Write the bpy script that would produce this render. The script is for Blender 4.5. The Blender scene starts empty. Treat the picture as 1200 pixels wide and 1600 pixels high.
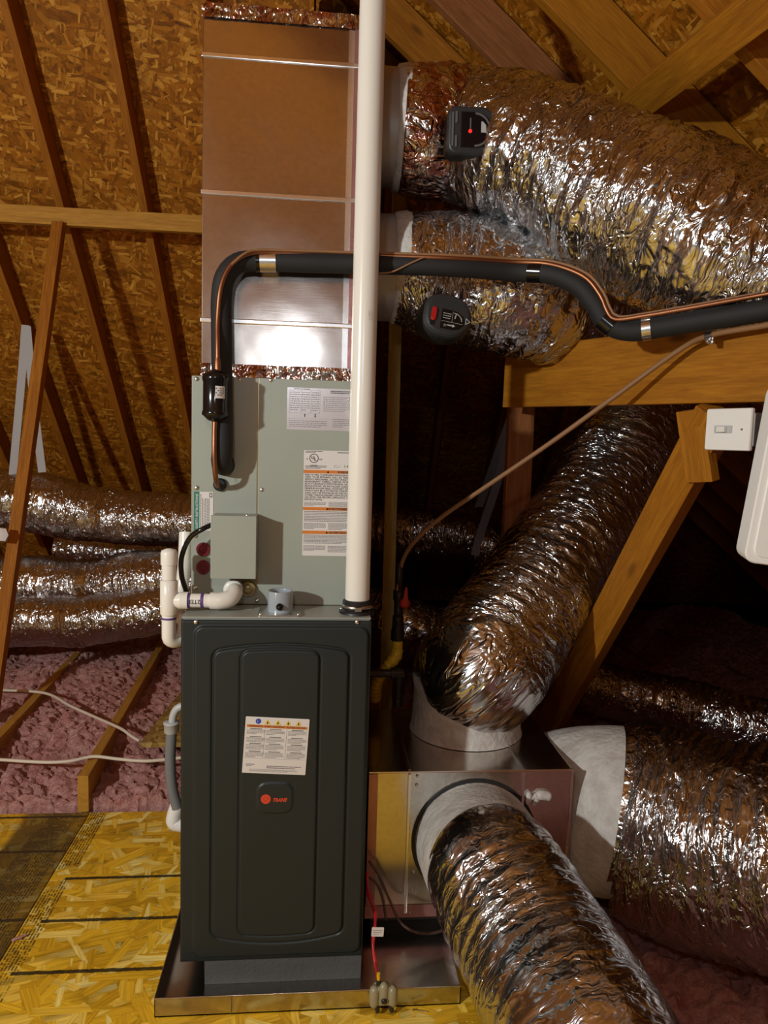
import bpy, math, random
import numpy as np
from mathutils import Vector, Matrix

random.seed(7); RNG = np.random.default_rng(7)
SC = bpy.context.scene
COL = SC.collection

# ------------------------------------------------------------------ camera
CAM = np.array([.0826, -1.6955, 1.3623]); YAW, PITCH, ROLL, FPX = -.0953, -.0973, .0295, 1137.5
_f = np.array([-math.sin(YAW) * math.cos(PITCH), math.cos(YAW) * math.cos(PITCH), math.sin(PITCH)])
_r0 = np.array([math.cos(YAW), math.sin(YAW), 0.]); _u0 = np.cross(_r0, _f)
_r = _r0 * math.cos(ROLL) + _u0 * math.sin(ROLL); _u = -_r0 * math.sin(ROLL) + _u0 * math.cos(ROLL)
cam = bpy.data.objects.new('camera', bpy.data.cameras.new('camera')); COL.objects.link(cam)
cam.data.sensor_fit = 'VERTICAL'; cam.data.sensor_height = 24.; cam.data.lens = 24. * FPX / 1600.
cam.data.clip_start = .02
cam.matrix_world = Matrix(((_r[0], _u[0], -_f[0], CAM[0]), (_r[1], _u[1], -_f[1], CAM[1]), (_r[2], _u[2], -_f[2], CAM[2]), (0, 0, 0, 1)))
SC.camera = cam

# ------------------------------------------------------------------ light and exposure
w = bpy.data.worlds.new('world'); SC.world = w; w.use_nodes = True
w.node_tree.nodes['Background'].inputs[0].default_value = (0, 0, 0, 1)
w.node_tree.nodes['Background'].inputs[1].default_value = 0
def lamp(name, loc, power, color, radius):
    l = bpy.data.lights.new(name, 'POINT'); l.energy = power; l.color = color; l.shadow_soft_size = radius
    o = bpy.data.objects.new(name, l); COL.objects.link(o); o.location = loc
    return o
lamp('attic_bulb', (-2.0, -2.2, 1.9), 245, (.95, 1., .97), .05)
lamp('head_torch', (-.06, -1.62, 1.76), 9, (.80, .90, 1.), .035)
SC.view_settings.view_transform = 'Standard'; SC.view_settings.look = 'None'
SC.view_settings.exposure = .15; SC.view_settings.gamma = 1; SC.view_settings.use_curve_mapping = False

# ------------------------------------------------------------------ placing helpers (a photo pixel on a plane of the room)
def ray(px, py): return _f + _r * (px - 600) / FPX + _u * (800 - py) / FPX
def atY(px, py, Y): d = ray(px, py); return CAM + d * (Y - CAM[1]) / d[1]
def atZ(px, py, Z): d = ray(px, py); return CAM + d * (Z - CAM[2]) / d[2]
def atD(px, py, D): return CAM + ray(px, py) * D
V3 = lambda *a: np.array(a, float)
def unit(v): v = np.asarray(v, float); return v / (np.linalg.norm(v) + 1e-12)

# ------------------------------------------------------------------ noise (numpy)
def _hash(i, j, k, seed):
    h = (i.astype(np.int64) * 374761393 + j.astype(np.int64) * 668265263 + k.astype(np.int64) * 2147483647 + seed * 1274126177) & 0xffffffff
    h = ((h ^ (h >> 13)) * 1274126177) & 0xffffffff
    h = ((h ^ (h >> 16)) * 2246822519) & 0xffffffff
    return ((h ^ (h >> 15)) & 0xffffff) / float(0xffffff)
def vnoise(P, seed=0):
    I = np.floor(P).astype(np.int64); F = P - I; F = F * F * (3 - 2 * F)
    out = 0
    for a in (0, 1):
        for b in (0, 1):
            for c in (0, 1):
                wgt = (F[:, 0] if a else 1 - F[:, 0]) * (F[:, 1] if b else 1 - F[:, 1]) * (F[:, 2] if c else 1 - F[:, 2])
                out = out + wgt * _hash(I[:, 0] + a, I[:, 1] + b, I[:, 2] + c, seed)
    return out * 2 - 1
def worley(P, seed=0):
    I = np.floor(P).astype(np.int64); best = np.full(len(P), 9.)
    for a in (-1, 0, 1):
        for b in (-1, 0, 1):
            ci, cj = I[:, 0] + a, I[:, 1] + b; z = np.zeros_like(ci)
            dx = ci + _hash(ci, cj, z, seed) - P[:, 0]; dy = cj + _hash(ci, cj, z + 1, seed) - P[:, 1]
            best = np.minimum(best, dx * dx + dy * dy)
    return np.sqrt(best)

# ------------------------------------------------------------------ materials
MATS = {}
class NT:
    def __init__(s, name):
        s.m = bpy.data.materials.new(name); s.m.use_nodes = True; s.t = s.m.node_tree; s.n = s.t.nodes
        s.b = s.n['Principled BSDF']
    def add(s, typ, **kw):
        n = s.n.new(typ)
        for k, v in kw.items():
            if k in n.inputs: n.inputs[k].default_value = v
            else: setattr(n, k, v)
        return n
    def link(s, a, b): s.t.links.new(a, b)
    def set(s, **kw):
        for k, v in kw.items(): s.b.inputs[k.replace('_', ' ')].default_value = v
    def ramp(s, fac, stops, interp='LINEAR'):
        r = s.n.new('ShaderNodeValToRGB'); r.color_ramp.interpolation = interp
        e = r.color_ramp.elements
        while len(e) < len(stops): e.new(.5)
        for q, (p, c) in zip(e, stops): q.position = p; q.color = (*c, 1) if len(c) == 3 else c
        s.link(fac, r.inputs[0]); return r.outputs[0]
    def mix(s, fac, a, b, mode='MIX'):
        m = s.n.new('ShaderNodeMix'); m.data_type = 'RGBA'; m.blend_type = mode
        for sock, v in ((m.inputs[0], fac), (m.inputs[6], a), (m.inputs[7], b)):
            if hasattr(v, 'links'): s.link(v, sock)
            elif isinstance(v, (int, float)): sock.default_value = v
            else: sock.default_value = (*v, 1) if len(v) == 3 else v
        return m.outputs[2]
    def turned(s, ang, scale, loc):
        c = s.n.new('ShaderNodeTexCoord'); mp = s.n.new('ShaderNodeMapping'); mp.vector_type = 'TEXTURE'
        mp.inputs['Scale'].default_value = tuple(1. / q for q in scale); mp.inputs['Rotation'].default_value = (0, 0, ang); mp.inputs['Location'].default_value = loc
        s.link(c.outputs['Object'], mp.inputs[0]); return mp.outputs[0]
    def coords(s, kind='Object', scale=(1, 1, 1), rot=(0, 0, 0), loc=(0, 0, 0)):
        c = s.n.new('ShaderNodeTexCoord'); mp = s.n.new('ShaderNodeMapping')
        mp.inputs['Scale'].default_value = scale; mp.inputs['Rotation'].default_value = rot; mp.inputs['Location'].default_value = loc
        s.link(c.outputs[kind], mp.inputs[0]); return mp.outputs[0]
    def noise(s, vec, scale, detail=3, rough=.5, dist=0):
        n = s.add('ShaderNodeTexNoise', Scale=scale, Detail=detail, Roughness=rough, Distortion=dist); s.link(vec, n.inputs['Vector']); return n.outputs['Fac']
    def bump(s, h, strength=.3, dist=.01, prev=None):
        b = s.add('ShaderNodeBump', Strength=strength, Distance=dist); s.link(h, b.inputs['Height'])
        if prev is not None: s.link(prev, b.inputs['Normal'])
        return b.outputs[0]

def paint(name, col, rough=.45, metal=0., bump=0., bscale=300, var=.06, spec=.5):
    t = NT(name); v = t.coords()
    n = t.noise(v, 9, 4)
    c = t.mix(n, tuple(x * (1 - var) for x in col), tuple(min(1, x * (1 + var)) for x in col))
    t.link(c, t.b.inputs['Base Color']); t.set(Roughness=rough, Metallic=metal, Specular_IOR_Level=spec)
    if bump: t.link(t.bump(t.noise(v, bscale, 2), bump, .002), t.b.inputs['Normal'])
    return t.m
def wood(name, light, dark, rough=.62):
    t = NT(name)
    v = t.coords(scale=(1.2, 16, 16)); oi = t.n.new('ShaderNodeObjectInfo')
    vv = t.n.new('ShaderNodeVectorMath'); vv.operation = 'ADD'; t.link(v, vv.inputs[0])
    sc = t.n.new('ShaderNodeVectorMath'); sc.operation = 'SCALE'; sc.inputs[3].default_value = 31; t.link(oi.outputs['Random'], sc.inputs[0]); 
    cmb = t.n.new('ShaderNodeCombineXYZ'); t.link(oi.outputs['Random'], cmb.inputs[0]); t.link(oi.outputs['Random'], cmb.inputs[1]); t.link(cmb.outputs[0], sc.inputs[0])
    t.link(sc.outputs[0], vv.inputs[1]); vec = vv.outputs[0]
    g = t.noise(vec, 3.2, 6, .62, 1.2)
    fine = t.noise(vec, 17, 3, .6, .3)
    c = t.ramp(g, [(.3, dark), (.5, tuple((a + b) / 2 for a, b in zip(light, dark))), (.68, light)])
    c = t.mix(t.ramp(fine, [(.35, (0, 0, 0)), (.75, (.45,) * 3)]), c, tuple(x * .55 for x in dark))
    kv = t.coords(scale=(3.2, 9, 9)); kn = t.add('ShaderNodeTexVoronoi', Scale=1.); t.link(kv, kn.inputs['Vector'])
    k = t.ramp(kn.outputs['Distance'], [(.06, (.85,) * 3), (.16, (0, 0, 0))])
    c = t.mix(k, c, tuple(x * .22 for x in dark))
    t.link(c, t.b.inputs['Base Color']); t.set(Roughness=rough, Specular_IOR_Level=.25)
    t.link(t.bump(fine, .25, .003), t.b.inputs['Normal'])
    return t.m
def osb(name, base, light, dark, scale=1., rough=.6, printed=False):
    """strand board: layers of long straight flakes lying at all angles"""
    t = NT(name); col = None; hs = None
    v0 = t.coords(); wob = t.noise(v0, 9 * scale, 2)
    for k, (ang, sx, sy) in enumerate(((.3, 16, 52), (1.25, 14, 70), (2.1, 11, 46), (2.75, 19, 84), (.75, 10, 40), (1.75, 22, 95), (.02, 13, 60))):
        v = t.turned(ang, (sx * scale, sy * scale, 20 * scale), (k * .37, k * .19, 0))
        vd = t.n.new('ShaderNodeVectorMath'); vd.operation = 'ADD'; t.link(v, vd.inputs[0])
        s2 = t.n.new('ShaderNodeVectorMath'); s2.operation = 'SCALE'; s2.inputs[3].default_value = .8
        t.link(wob, s2.inputs[0]); t.link(s2.outputs[0], vd.inputs[1])
        vo = t.add('ShaderNodeTexVoronoi', Scale=1., Randomness=1., distance='CHEBYCHEV'); t.link(vd.outputs[0], vo.inputs['Vector'])
        rnd = t.n.new('ShaderNodeSeparateColor'); t.link(vo.outputs['Color'], rnd.inputs[0])
        mid = lambda p, q, f: tuple(a * (1 - f) + b * f for a, b in zip(p, q))
        flake = t.ramp(rnd.outputs[0], [(0, mid(dark, base, .15)), (.35, mid(dark, base, .65)), (.6, base), (.88, mid(base, light, .5)), (1, light)])
        grain = t.noise(t.turned(ang, (16 * scale, 330 * scale, 60), (0, 0, 0)), 1., 3)
        flake = t.mix(.55, flake, t.ramp(grain, [(.3, (.45,) * 3), (.7, (1.3,) * 3)]), 'MULTIPLY')
        rim = t.ramp(vo.outputs['Distance'], [(.33, (1, 1, 1)), (.62, (.62,) * 3)])
        flake = t.mix(1., flake, rim, 'MULTIPLY')
        if col is None: col = flake; hs = rnd.outputs[1]
        else:
            keep = t.ramp(rnd.outputs[1], [(.70, (0, 0, 0)), (.71, (1, 1, 1))])
            kd = t.ramp(vo.outputs['Distance'], [(.40, (1, 1, 1)), (.43, (0, 0, 0))])
            keep = t.mix(1., keep, kd, 'MULTIPLY')
            col = t.mix(keep, col, flake)
            hs = t.mix(keep, hs, rnd.outputs[2])
    if printed:
        # factory ink printed on the sheet: a band of small stamps along the edge at local x<.1 and grid lines across
        xyz = t.n.new('ShaderNodeSeparateXYZ'); t.link(t.coords(), xyz.inputs[0])
        def band(sock, a, b, soft):
            m = t.n.new('ShaderNodeMapRange'); m.interpolation_type = 'SMOOTHSTEP'
            m.inputs[1].default_value = a - soft; m.inputs[2].default_value = a; t.link(sock, m.inputs[0])
            m2 = t.n.new('ShaderNodeMapRange'); m2.interpolation_type = 'SMOOTHSTEP'
            m2.inputs[1].default_value = b; m2.inputs[2].default_value = b + soft; m2.inputs[3].default_value = 1; m2.inputs[4].default_value = 0; t.link(sock, m2.inputs[0])
            mm = t.n.new('ShaderNodeMath'); mm.operation = 'MULTIPLY'; t.link(m.outputs[0], mm.inputs[0]); t.link(m2.outputs[0], mm.inputs[1]); return mm.outputs[0]
        edge = t.noise(t.coords(), 60, 3)
        jit = t.n.new('ShaderNodeMath'); jit.operation = 'MULTIPLY_ADD'; t.link(edge, jit.inputs[0]); jit.inputs[1].default_value = .008; t.link(xyz.outputs[1], jit.inputs[2])
        lines = None
        for y in printed['lines']:
            b = band(jit.outputs[0], y, y + .011, .002)
            if lines is None: lines = b
            else:
                ad = t.n.new('ShaderNodeMath'); ad.operation = 'MAXIMUM'; t.link(lines, ad.inputs[0]); t.link(b, ad.inputs[1]); lines = ad.outputs[0]
        lx = band(xyz.outputs[0], printed['x0'], printed['x1'], .002)
        mm = t.n.new('ShaderNodeMath'); mm.operation = 'MULTIPLY'; t.link(lines, mm.inputs[0]); t.link(lx, mm.inputs[1])
        m3 = t.n.new('ShaderNodeMath'); m3.operation = 'MULTIPLY'; t.link(mm.outputs[0], m3.inputs[0]); m3.inputs[1].default_value = .93
        col = t.mix(m3.outputs[0], col, (.012, .011, .010))
        # stamped rows of ink marks
        sn = t.n.new('ShaderNodeMath'); sn.operation = 'SNAP'; t.link(xyz.outputs[0], sn.inputs[0]); sn.inputs[1].default_value = .0085
        fr = t.n.new('ShaderNodeMath'); fr.operation = 'PINGPONG'; t.link(xyz.outputs[0], fr.inputs[0]); fr.inputs[1].default_value = .00425
        row = t.ramp(fr.outputs[0], [(.0012, (0, 0, 0)), (.0016, (1, 1, 1))])
        cb = t.n.new('ShaderNodeCombineXYZ')
        m1 = t.n.new('ShaderNodeMath'); m1.operation = 'MULTIPLY'; m1.inputs[1].default_value = 1713.; t.link(sn.outputs[0], m1.inputs[0]); t.link(m1.outputs[0], cb.inputs[0])
        m2 = t.n.new('ShaderNodeMath'); m2.operation = 'MULTIPLY'; m2.inputs[1].default_value = 105.; t.link(xyz.outputs[1], m2.inputs[0]); t.link(m2.outputs[0], cb.inputs[1])
        st = t.noise(cb.outputs[0], 1., 3, .7)
        st2 = t.noise(t.coords(scale=(16, 5, 1)), 1., 2)
        ink = t.mix(1., t.ramp(st, [(.44, (0, 0, 0)), (.48, (1, 1, 1))]), row, 'MULTIPLY'); blk = t.ramp(st2, [(.40, (0, 0, 0)), (.46, (1, 1, 1))])
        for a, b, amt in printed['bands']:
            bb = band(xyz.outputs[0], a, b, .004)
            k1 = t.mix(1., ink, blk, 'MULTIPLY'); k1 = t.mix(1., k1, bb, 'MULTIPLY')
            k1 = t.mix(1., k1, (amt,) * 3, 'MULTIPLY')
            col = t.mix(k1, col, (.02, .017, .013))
        if 'shadow_band' in printed:  # cast shadow along the deck, painted into the board colour
            a, b = printed['shadow_band']; ns = t.noise(t.coords(), 5, 4)
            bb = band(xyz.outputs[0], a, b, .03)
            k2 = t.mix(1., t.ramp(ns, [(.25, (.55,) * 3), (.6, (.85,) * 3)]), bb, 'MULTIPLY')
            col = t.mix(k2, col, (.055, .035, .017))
    t.link(col, t.b.inputs['Base Color']); t.set(Roughness=rough, Specular_IOR_Level=.22)
    t.link(t.bump(hs, .3, .004), t.b.inputs['Normal'])
    return t.m
def foil(name, tint=(.60, .605, .62), rough=.185, sc=1., k=1., ink=None):
    """thin metallised film: long sharp creases running round the duct, slack and taut patches"""
    t = NT(name)
    wob = t.noise(t.coords('UV', scale=(9, 14, 1)), 1., 3)
    def warped(scale, amt):
        u = t.coords('UV', scale=scale)
        ad = t.n.new('ShaderNodeVectorMath'); ad.operation = 'ADD'; t.link(u, ad.inputs[0])
        s2 = t.n.new('ShaderNodeVectorMath'); s2.operation = 'SCALE'; s2.inputs[3].default_value = amt; t.link(wob, s2.inputs[0]); t.link(s2.outputs[0], ad.inputs[1]); return ad.outputs[0]
    def ridge(vec, detail, rough_):
        n = t.noise(vec, 1., detail, rough_, .6)
        rg = t.n.new('ShaderNodeMath'); rg.operation = 'SUBTRACT'; t.link(n, rg.inputs[0]); rg.inputs[1].default_value = .5
        ab = t.n.new('ShaderNodeMath'); ab.operation = 'ABSOLUTE'; t.link(rg.outputs[0], ab.inputs[0]); return ab.outputs[0]
    def times(a, b):
        m = t.n.new('ShaderNodeMath'); m.operation = 'MULTIPLY'; t.link(a, m.inputs[0]); t.link(b, m.inputs[1]); return m.outputs[0]
    slack = t.ramp(t.noise(t.coords('UV', scale=(6, 7, 1)), 1., 3), [(.32, (.15,) * 3), (.62, (1,) * 3)])
    vo = t.add('ShaderNodeTexVoronoi', Scale=1., feature='F1'); t.link(warped((9 * sc, 46 * sc, 1), 4.), vo.inputs['Vector'])
    r1 = times(ridge(warped((5.5 * sc, 30 * sc, 1), 2.5), 3, .55), slack)
    r2 = times(ridge(warped((10 * sc, 75 * sc, 1), 4.), 3, .6), slack)
    r3 = ridge(warped((9 * sc, 12 * sc, 1), 2.), 2, .5)
    n1 = t.bump(r1, 1. * k, .034)
    n2 = t.bump(times(vo.outputs['Distance'], slack), .5 * k, .008, n1)
    n3 = t.bump(r3, .8 * k, .03, n2)
    n4 = t.bump(r2, .45 * k, .008, n3)
    t.link(n4, t.b.inputs['Normal'])
    t.set(Base_Color=(*tint, 1), Metallic=1., Roughness=rough)
    if ink: t.link(t.mix(t.ramp(t.noise(t.coords('UV', scale=(22, 30, 1)), 1., 3, .6, 1.), [(.47, (0, 0, 0)), (.53, (1, 1, 1))]), tint, ink), t.b.inputs['Base Color'])
    return t.m
def galv(name, col=(.62, .61, .60), rough=.3, spangle=.12, aniso=0.):
    t = NT(name); v = t.coords()
    vo = t.add('ShaderNodeTexVoronoi', Scale=110.); t.link(v, vo.inputs['Vector'])
    sp = t.n.new('ShaderNodeSeparateColor'); t.link(vo.outputs['Color'], sp.inputs[0])
    c = t.mix(sp.outputs[0], tuple(x * (1 - spangle) for x in col), tuple(min(1, x * (1 + spangle)) for x in col))
    t.link(c, t.b.inputs['Base Color'])
    sm = t.noise(v, 6, 4)
    rr = t.n.new('ShaderNodeMapRange'); rr.inputs[3].default_value = rough * .75; rr.inputs[4].default_value = rough * 1.3; t.link(sm, rr.inputs[0])
    t.link(rr.outputs[0], t.b.inputs['Roughness']); t.set(Metallic=1.)
    wv = t.noise(v, 4.5, 2)
    n1 = t.bump(wv, .12, .03)
    t.link(t.bump(t.noise(t.coords(scale=(20, 20, 500)), 1., 2), .05, .001, n1), t.b.inputs['Normal'])
    return t.m
def mastic(name):
    t = NT(name); v = t.coords()
    n = t.noise(v, 18, 5, .6); n2 = t.noise(v, 70, 3)
    t.link(t.ramp(n, [(.25, (.46, .42, .38)), (.6, (.66, .63, .59))]), t.b.inputs['Base Color']); t.set(Roughness=.6)
    t.link(t.bump(n2, .5, .004, t.bump(n, .7, .012)), t.b.inputs['Normal'])
    return t.m
def insul(name):
    t = NT(name); v = t.coords()
    n = t.noise(v, 38, 5, .65); n2 = t.noise(v, 150, 4, .7); n3 = t.noise(v, 9, 2)
    c = t.ramp(n, [(.28, (.34, .12, .105)), (.5, (.60, .28, .25)), (.72, (.80, .50, .45))])
    c = t.mix(t.ramp(n3, [(.4, (0, 0, 0)), (.7, (.5,) * 3)]), c, (.66, .38, .34))
    t.link(c, t.b.inputs['Base Color']); t.set(Roughness=.95, Specular_IOR_Level=.1)
    t.link(t.bump(n2, .9, .01, t.bump(n, .8, .02)), t.b.inputs['Normal'])
    return t.m
def emit(name, col, s):
    t = NT(name); t.set(Base_Color=(*col, 1), Emission_Color=(*col, 1), Emission_Strength=s); return t.m

M = dict(
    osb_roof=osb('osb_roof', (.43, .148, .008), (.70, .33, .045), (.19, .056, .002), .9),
    osb_scrap=osb('osb_scrap', (.42, .26, .06), (.60, .42, .14), (.25, .13, .025), .9),
    rafter=wood('rafter_wood', (.46, .172, .014), (.27, .085, .005)),
    pine=wood('pine_wood', (.60, .31, .045), (.42, .19, .022)),
    red_pine=wood('reddish_wood', (.36, .135, .045), (.21, .07, .02)),
    gold_pine=wood('golden_wood', (.45, .178, .011), (.29, .10, .005)),
    stake=wood('stake_wood', (.46, .33, .10), (.33, .21, .05)),
    foil=foil('crinkled_foil', k=.85), foil_taut=foil('taut_foil', k=.5, rough=.2), foil_far=foil('crinkled_foil_far', (.56, .555, .56), .17, .8),
    foil_red=foil('red_print_foil', (.80, .78, .78), .14, 1.2, 1.2, (.56, .30, .26)),
    galv=galv('galvanised_steel', (.50, .44, .395), .21, .05), galv_box=galv('galvanised_box', (.66, .63, .59), .2, .05),
    seam=galv('bright_seam', (.85, .84, .83), .25, .03),
    pan=galv('pan_steel', (.52, .50, .47), .22, .06),
    coil=paint('coil_grey', (.32, .345, .295), .4, 0, .12, 500),
    top=paint('furnace_top_grey', (.33, .335, .29), .35),
    door=paint('door_charcoal', (.018, .0235, .024), .42, 0, .05, 900, .03, .35),
    dark=paint('dark_cabinet', (.02, .021, .022), .5),
    black=paint('black_plastic', (.012, .012, .013), .4), rubber=paint('black_foam', (.010, .010, .011), .72, 0, .3, 400),
    gloss=paint('gloss_black', (.006, .006, .007), .16),
    charcoal=paint('charcoal_plastic', (.028, .029, .031), .45),
    pvc=paint('white_pvc', (.80, .77, .70), .22, 0, 0, 1, .03), white=paint('white_plastic', (.80, .80, .78), .35, 0, 0, 1, .02),
    purple=paint('purple_primer', (.10, .05, .22), .4), maroon=paint('maroon_plug', (.16, .012, .022), .28), maroon_in=paint('maroon_inner', (.06, .004, .008), .35),
    clear=paint('grey_coupling', (.32, .36, .40), .16), steel=galv('zinc', (.65, .64, .62), .25, .05),
    screw=galv('screw_zinc', (.7, .7, .7), .3, .02),
    copper=galv('copper', (.32, .14, .07), .42, .05), brown=paint('brown_cable', (.26, .13, .055), .5), dkbrown=paint('dark_brown_wire', (.09, .045, .03), .5),
    cream=paint('cream_cable', (.70, .62, .50), .5), conduit=paint('grey_conduit', (.17, .175, .18), .5), ltgrey=paint('light_grey_plastic', (.46, .47, .47), .4),
    paper=paint('label_white', (.68, .65, .63), .38, 0, 0, 1, .02), foilpaper=paint('label_silver', (.60, .56, .57), .26, .35, 0, 1, .02),
    ink=paint('black_ink', (.03, .03, .032), .5), greyink=paint('grey_ink', (.19, .18, .18), .5),
    orange=paint('orange_ink', (.62, .19, .03), .4), green=paint('green_ink', (.02, .18, .13), .4), blue=paint('blue_ink', (.03, .06, .38), .4), yellow_ink=paint('yellow_ink', (.75, .50, .03), .4),
    logo=paint('logo_red', (.72, .07, .03), .4), mastic=mastic('mastic_white'), collar=paint('collar_grey', (.40, .385, .37), .4, .3, .2, 40),
    yellow=paint('gas_yellow', (.66, .44, .02), .35), red=paint('red_vinyl', (.42, .012, .012), .35), redled=emit('red_indicator', (.9, .02, .02), 1.2),
    iron=paint('iron_pipe', (.028, .020, .017), .45, .5), brass=paint('brass_plug', (.42, .33, .16), .3, .6),
    beige=paint('beige_switch', (.30, .26, .15), .35), insul=insul('pink_insulation'), foam=paint('grey_foam', (.10, .098, .095), .9, 0, .8, 120, .2),
    strap=paint('grey_strap', (.42, .42, .43), .5), tape=galv('foil_tape', (.72, .71, .70), .3, .05), tape_red=paint('red_print_tape', (.42, .20, .19), .3, .6, .3, 150, .35),
    drywall=paint('drywall', (.45, .43, .40), .9), window=paint('smoked_window', (.05, .05, .055), .12), grey=paint('mid_grey', (.12, .12, .125), .4),
    lime=paint('olive_yellow', (.45, .42, .05), .4),
)

# ------------------------------------------------------------------ mesh builder
class MB:
    def __init__(s): s.v = []; s.f = []; s.sm = []
    def add(s, vs, fs, smooth=False):
        o = len(s.v); s.v.extend([tuple(map(float, p)) for p in vs]); s.f.extend([tuple(i + o for i in f) for f in fs]); s.sm.extend([smooth] * len(fs)); return s
    def obox(s, c, ux, uy, uz, hx, hy, hz):
        c = np.asarray(c, float); vs = [c + np.asarray(ux) * hx * a + np.asarray(uy) * hy * b + np.asarray(uz) * hz * d for a in (-1, 1) for b in (-1, 1) for d in (-1, 1)]
        return s.add(vs, [(0, 1, 3, 2), (4, 6, 7, 5), (0, 4, 5, 1), (2, 3, 7, 6), (0, 2, 6, 4), (1, 5, 7, 3)])
    def box(s, x0, x1, y0, y1, z0, z1):
        return s.obox(((x0 + x1) / 2, (y0 + y1) / 2, (z0 + z1) / 2), (1, 0, 0), (0, 1, 0), (0, 0, 1), (x1 - x0) / 2, (y1 - y0) / 2, (z1 - z0) / 2)
    def tube(s, path, r, n=16, caps=True):
        path = [np.asarray(p, float) for p in path]; rs = r if hasattr(r, '__len__') else [r] * len(path)
        T, N, B = frames(np.array(path)); vs = []
        for p, nn, b, q in zip(path, N, B, rs):
            for k in range(n):
                a = 2 * math.pi * k / n; vs.append(p + (nn * math.cos(a) + b * math.sin(a)) * q)
        fs = [(i * n + k, i * n + (k + 1) % n, (i + 1) * n + (k + 1) % n, (i + 1) * n + k) for i in range(len(path) - 1) for k in range(n)]
        s.add(vs, fs, True)
        if caps:
            o = len(s.v)
            for base, rev in ((0, True), ((len(path) - 1) * n, False)):
                ring = [vs[base + k] for k in range(n)]
                s.add(ring, [tuple(range(n))[::-1] if rev else tuple(range(n))])
        return s
    def lathe(s, o, axis, prof, n=28, caps=True):
        """prof: list of (distance along axis, radius)"""
        o = np.asarray(o, float); ax = unit(axis); ref = V3(0, 0, 1) if abs(ax[2]) < .9 else V3(1, 0, 0)
        u = unit(np.cross(ref, ax)); v = np.cross(ax, u); vs = []
        for d, r in prof:
            for k in range(n):
                a = 2 * math.pi * k / n; vs.append(o + ax * d + (u * math.cos(a) + v * math.sin(a)) * r)
        fs = [(i * n + k, i * n + (k + 1) % n, (i + 1) * n + (k + 1) % n, (i + 1) * n + k) for i in range(len(prof) - 1) for k in range(n)]
        sharp = [abs(prof[i + 1][0] - prof[i][0]) < 1e-6 for i in range(len(prof) - 1)]
        o0 = len(s.v); s.v.extend([tuple(map(float, p)) for p in vs])
        for j, f in enumerate(fs): s.f.append(tuple(i + o0 for i in f)); s.sm.append(not sharp[j // n])
        if caps:
            if prof[0][1] > 1e-5: s.add(vs[:n], [tuple(range(n))[::-1]])
            if prof[-1][1] > 1e-5: s.add(vs[-n:], [tuple(range(n))])
        return s
    def prism(s, o, ux, uy, outline, layers, capb=True):
        """outline: 2-D points (convex); layers: (height along ux x uy, inset scale)"""
        o = np.asarray(o, float); ux = unit(ux); uy = unit(uy); nn = np.cross(ux, uy); P = np.array(outline, float); c = P.mean(0); n = len(P); vs = []
        for h, k in layers:
            Q = c + (P - c) * k
            vs.extend([o + ux * a + uy * b + nn * h for a, b in Q])
        fs = [(i * n + k, i * n + (k + 1) % n, (i + 1) * n + (k + 1) % n, (i + 1) * n + k) for i in range(len(layers) - 1) for k in range(n)]
        fs.append(tuple((len(layers) - 1) * n + k for k in range(n)))
        if capb: fs.append(tuple(range(n))[::-1])
        return s.add(vs, fs)
    def quad(s, a, b, c, d): return s.add([a, b, c, d], [(0, 1, 2, 3)])
    def build(s, name, mat, parent=None, bevel=0., label=None):
        org = root_loc(parent); me = bpy.data.meshes.new(name)
        me.from_pydata([tuple(np.array(p) - org) for p in s.v], [], s.f); me.update()
        me.polygons.foreach_set('use_smooth', s.sm)
        return link(name, me, mat, parent, bevel, label)
def link(name, me, mat, parent=None, bevel=0., label=None):
    if mat is not None: me.materials.append(M[mat] if isinstance(mat, str) else mat)
    o = bpy.data.objects.new(name, me); COL.objects.link(o)
    if parent is not None: o.parent = parent
    if bevel:
        b = o.modifiers.new('bevel', 'BEVEL'); b.width = bevel; b.segments = 2; b.limit_method = 'ANGLE'
    if label: o['label'] = label
    return o
ROOTS = {}
def root_loc(p):
    while p is not None and p.parent is not None: p = p.parent
    return np.array(ROOTS.get(p.name, (0, 0, 0)), float) if p is not None else np.zeros(3)
def tag(o, label, cat=None, group=None, kind=None):
    o['label'] = label
    if cat: o['category'] = cat
    if group: o['group'] = group
    if kind: o['kind'] = kind
    return o
def thing(name, label, cat, loc, group=None):
    o = bpy.data.objects.new(name, None); COL.objects.link(o); o.location = tuple(map(float, loc)); o.empty_display_size = .05
    ROOTS[o.name] = tuple(map(float, loc)); return tag(o, label, cat, group)
def frames(P):
    T = np.gradient(P, axis=0); T /= np.linalg.norm(T, axis=1)[:, None] + 1e-12
    ref = V3(0, 0, 1) if abs(T[0][2]) < .9 else V3(1, 0, 0)
    n = unit(np.cross(ref, T[0])); N = [n]
    for i in range(1, len(P)):
        n = n - T[i] * np.dot(n, T[i]); n = unit(n); N.append(n)
    N = np.array(N); return T, N, np.cross(T, N)
def spline(pts, step=.01):
    P = np.array(pts, float); P = np.vstack([2 * P[0] - P[1], P, 2 * P[-1] - P[-2]]); out = []
    for i in range(1, len(P) - 2):
        p0, p1, p2, p3 = P[i - 1], P[i], P[i + 1], P[i + 2]; L = np.linalg.norm((p2 - p1)[:3]); n = max(2, int(L / step))
        t = np.linspace(0, 1, n, endpoint=False)[:, None]
        out.append(.5 * ((2 * p1) + (-p0 + p2) * t + (2 * p0 - 5 * p1 + 4 * p2 - p3) * t ** 2 + (-p0 + 3 * p1 - 3 * p2 + p3) * t ** 3))
    out.append(P[-2][None]); return np.vstack(out)
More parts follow.
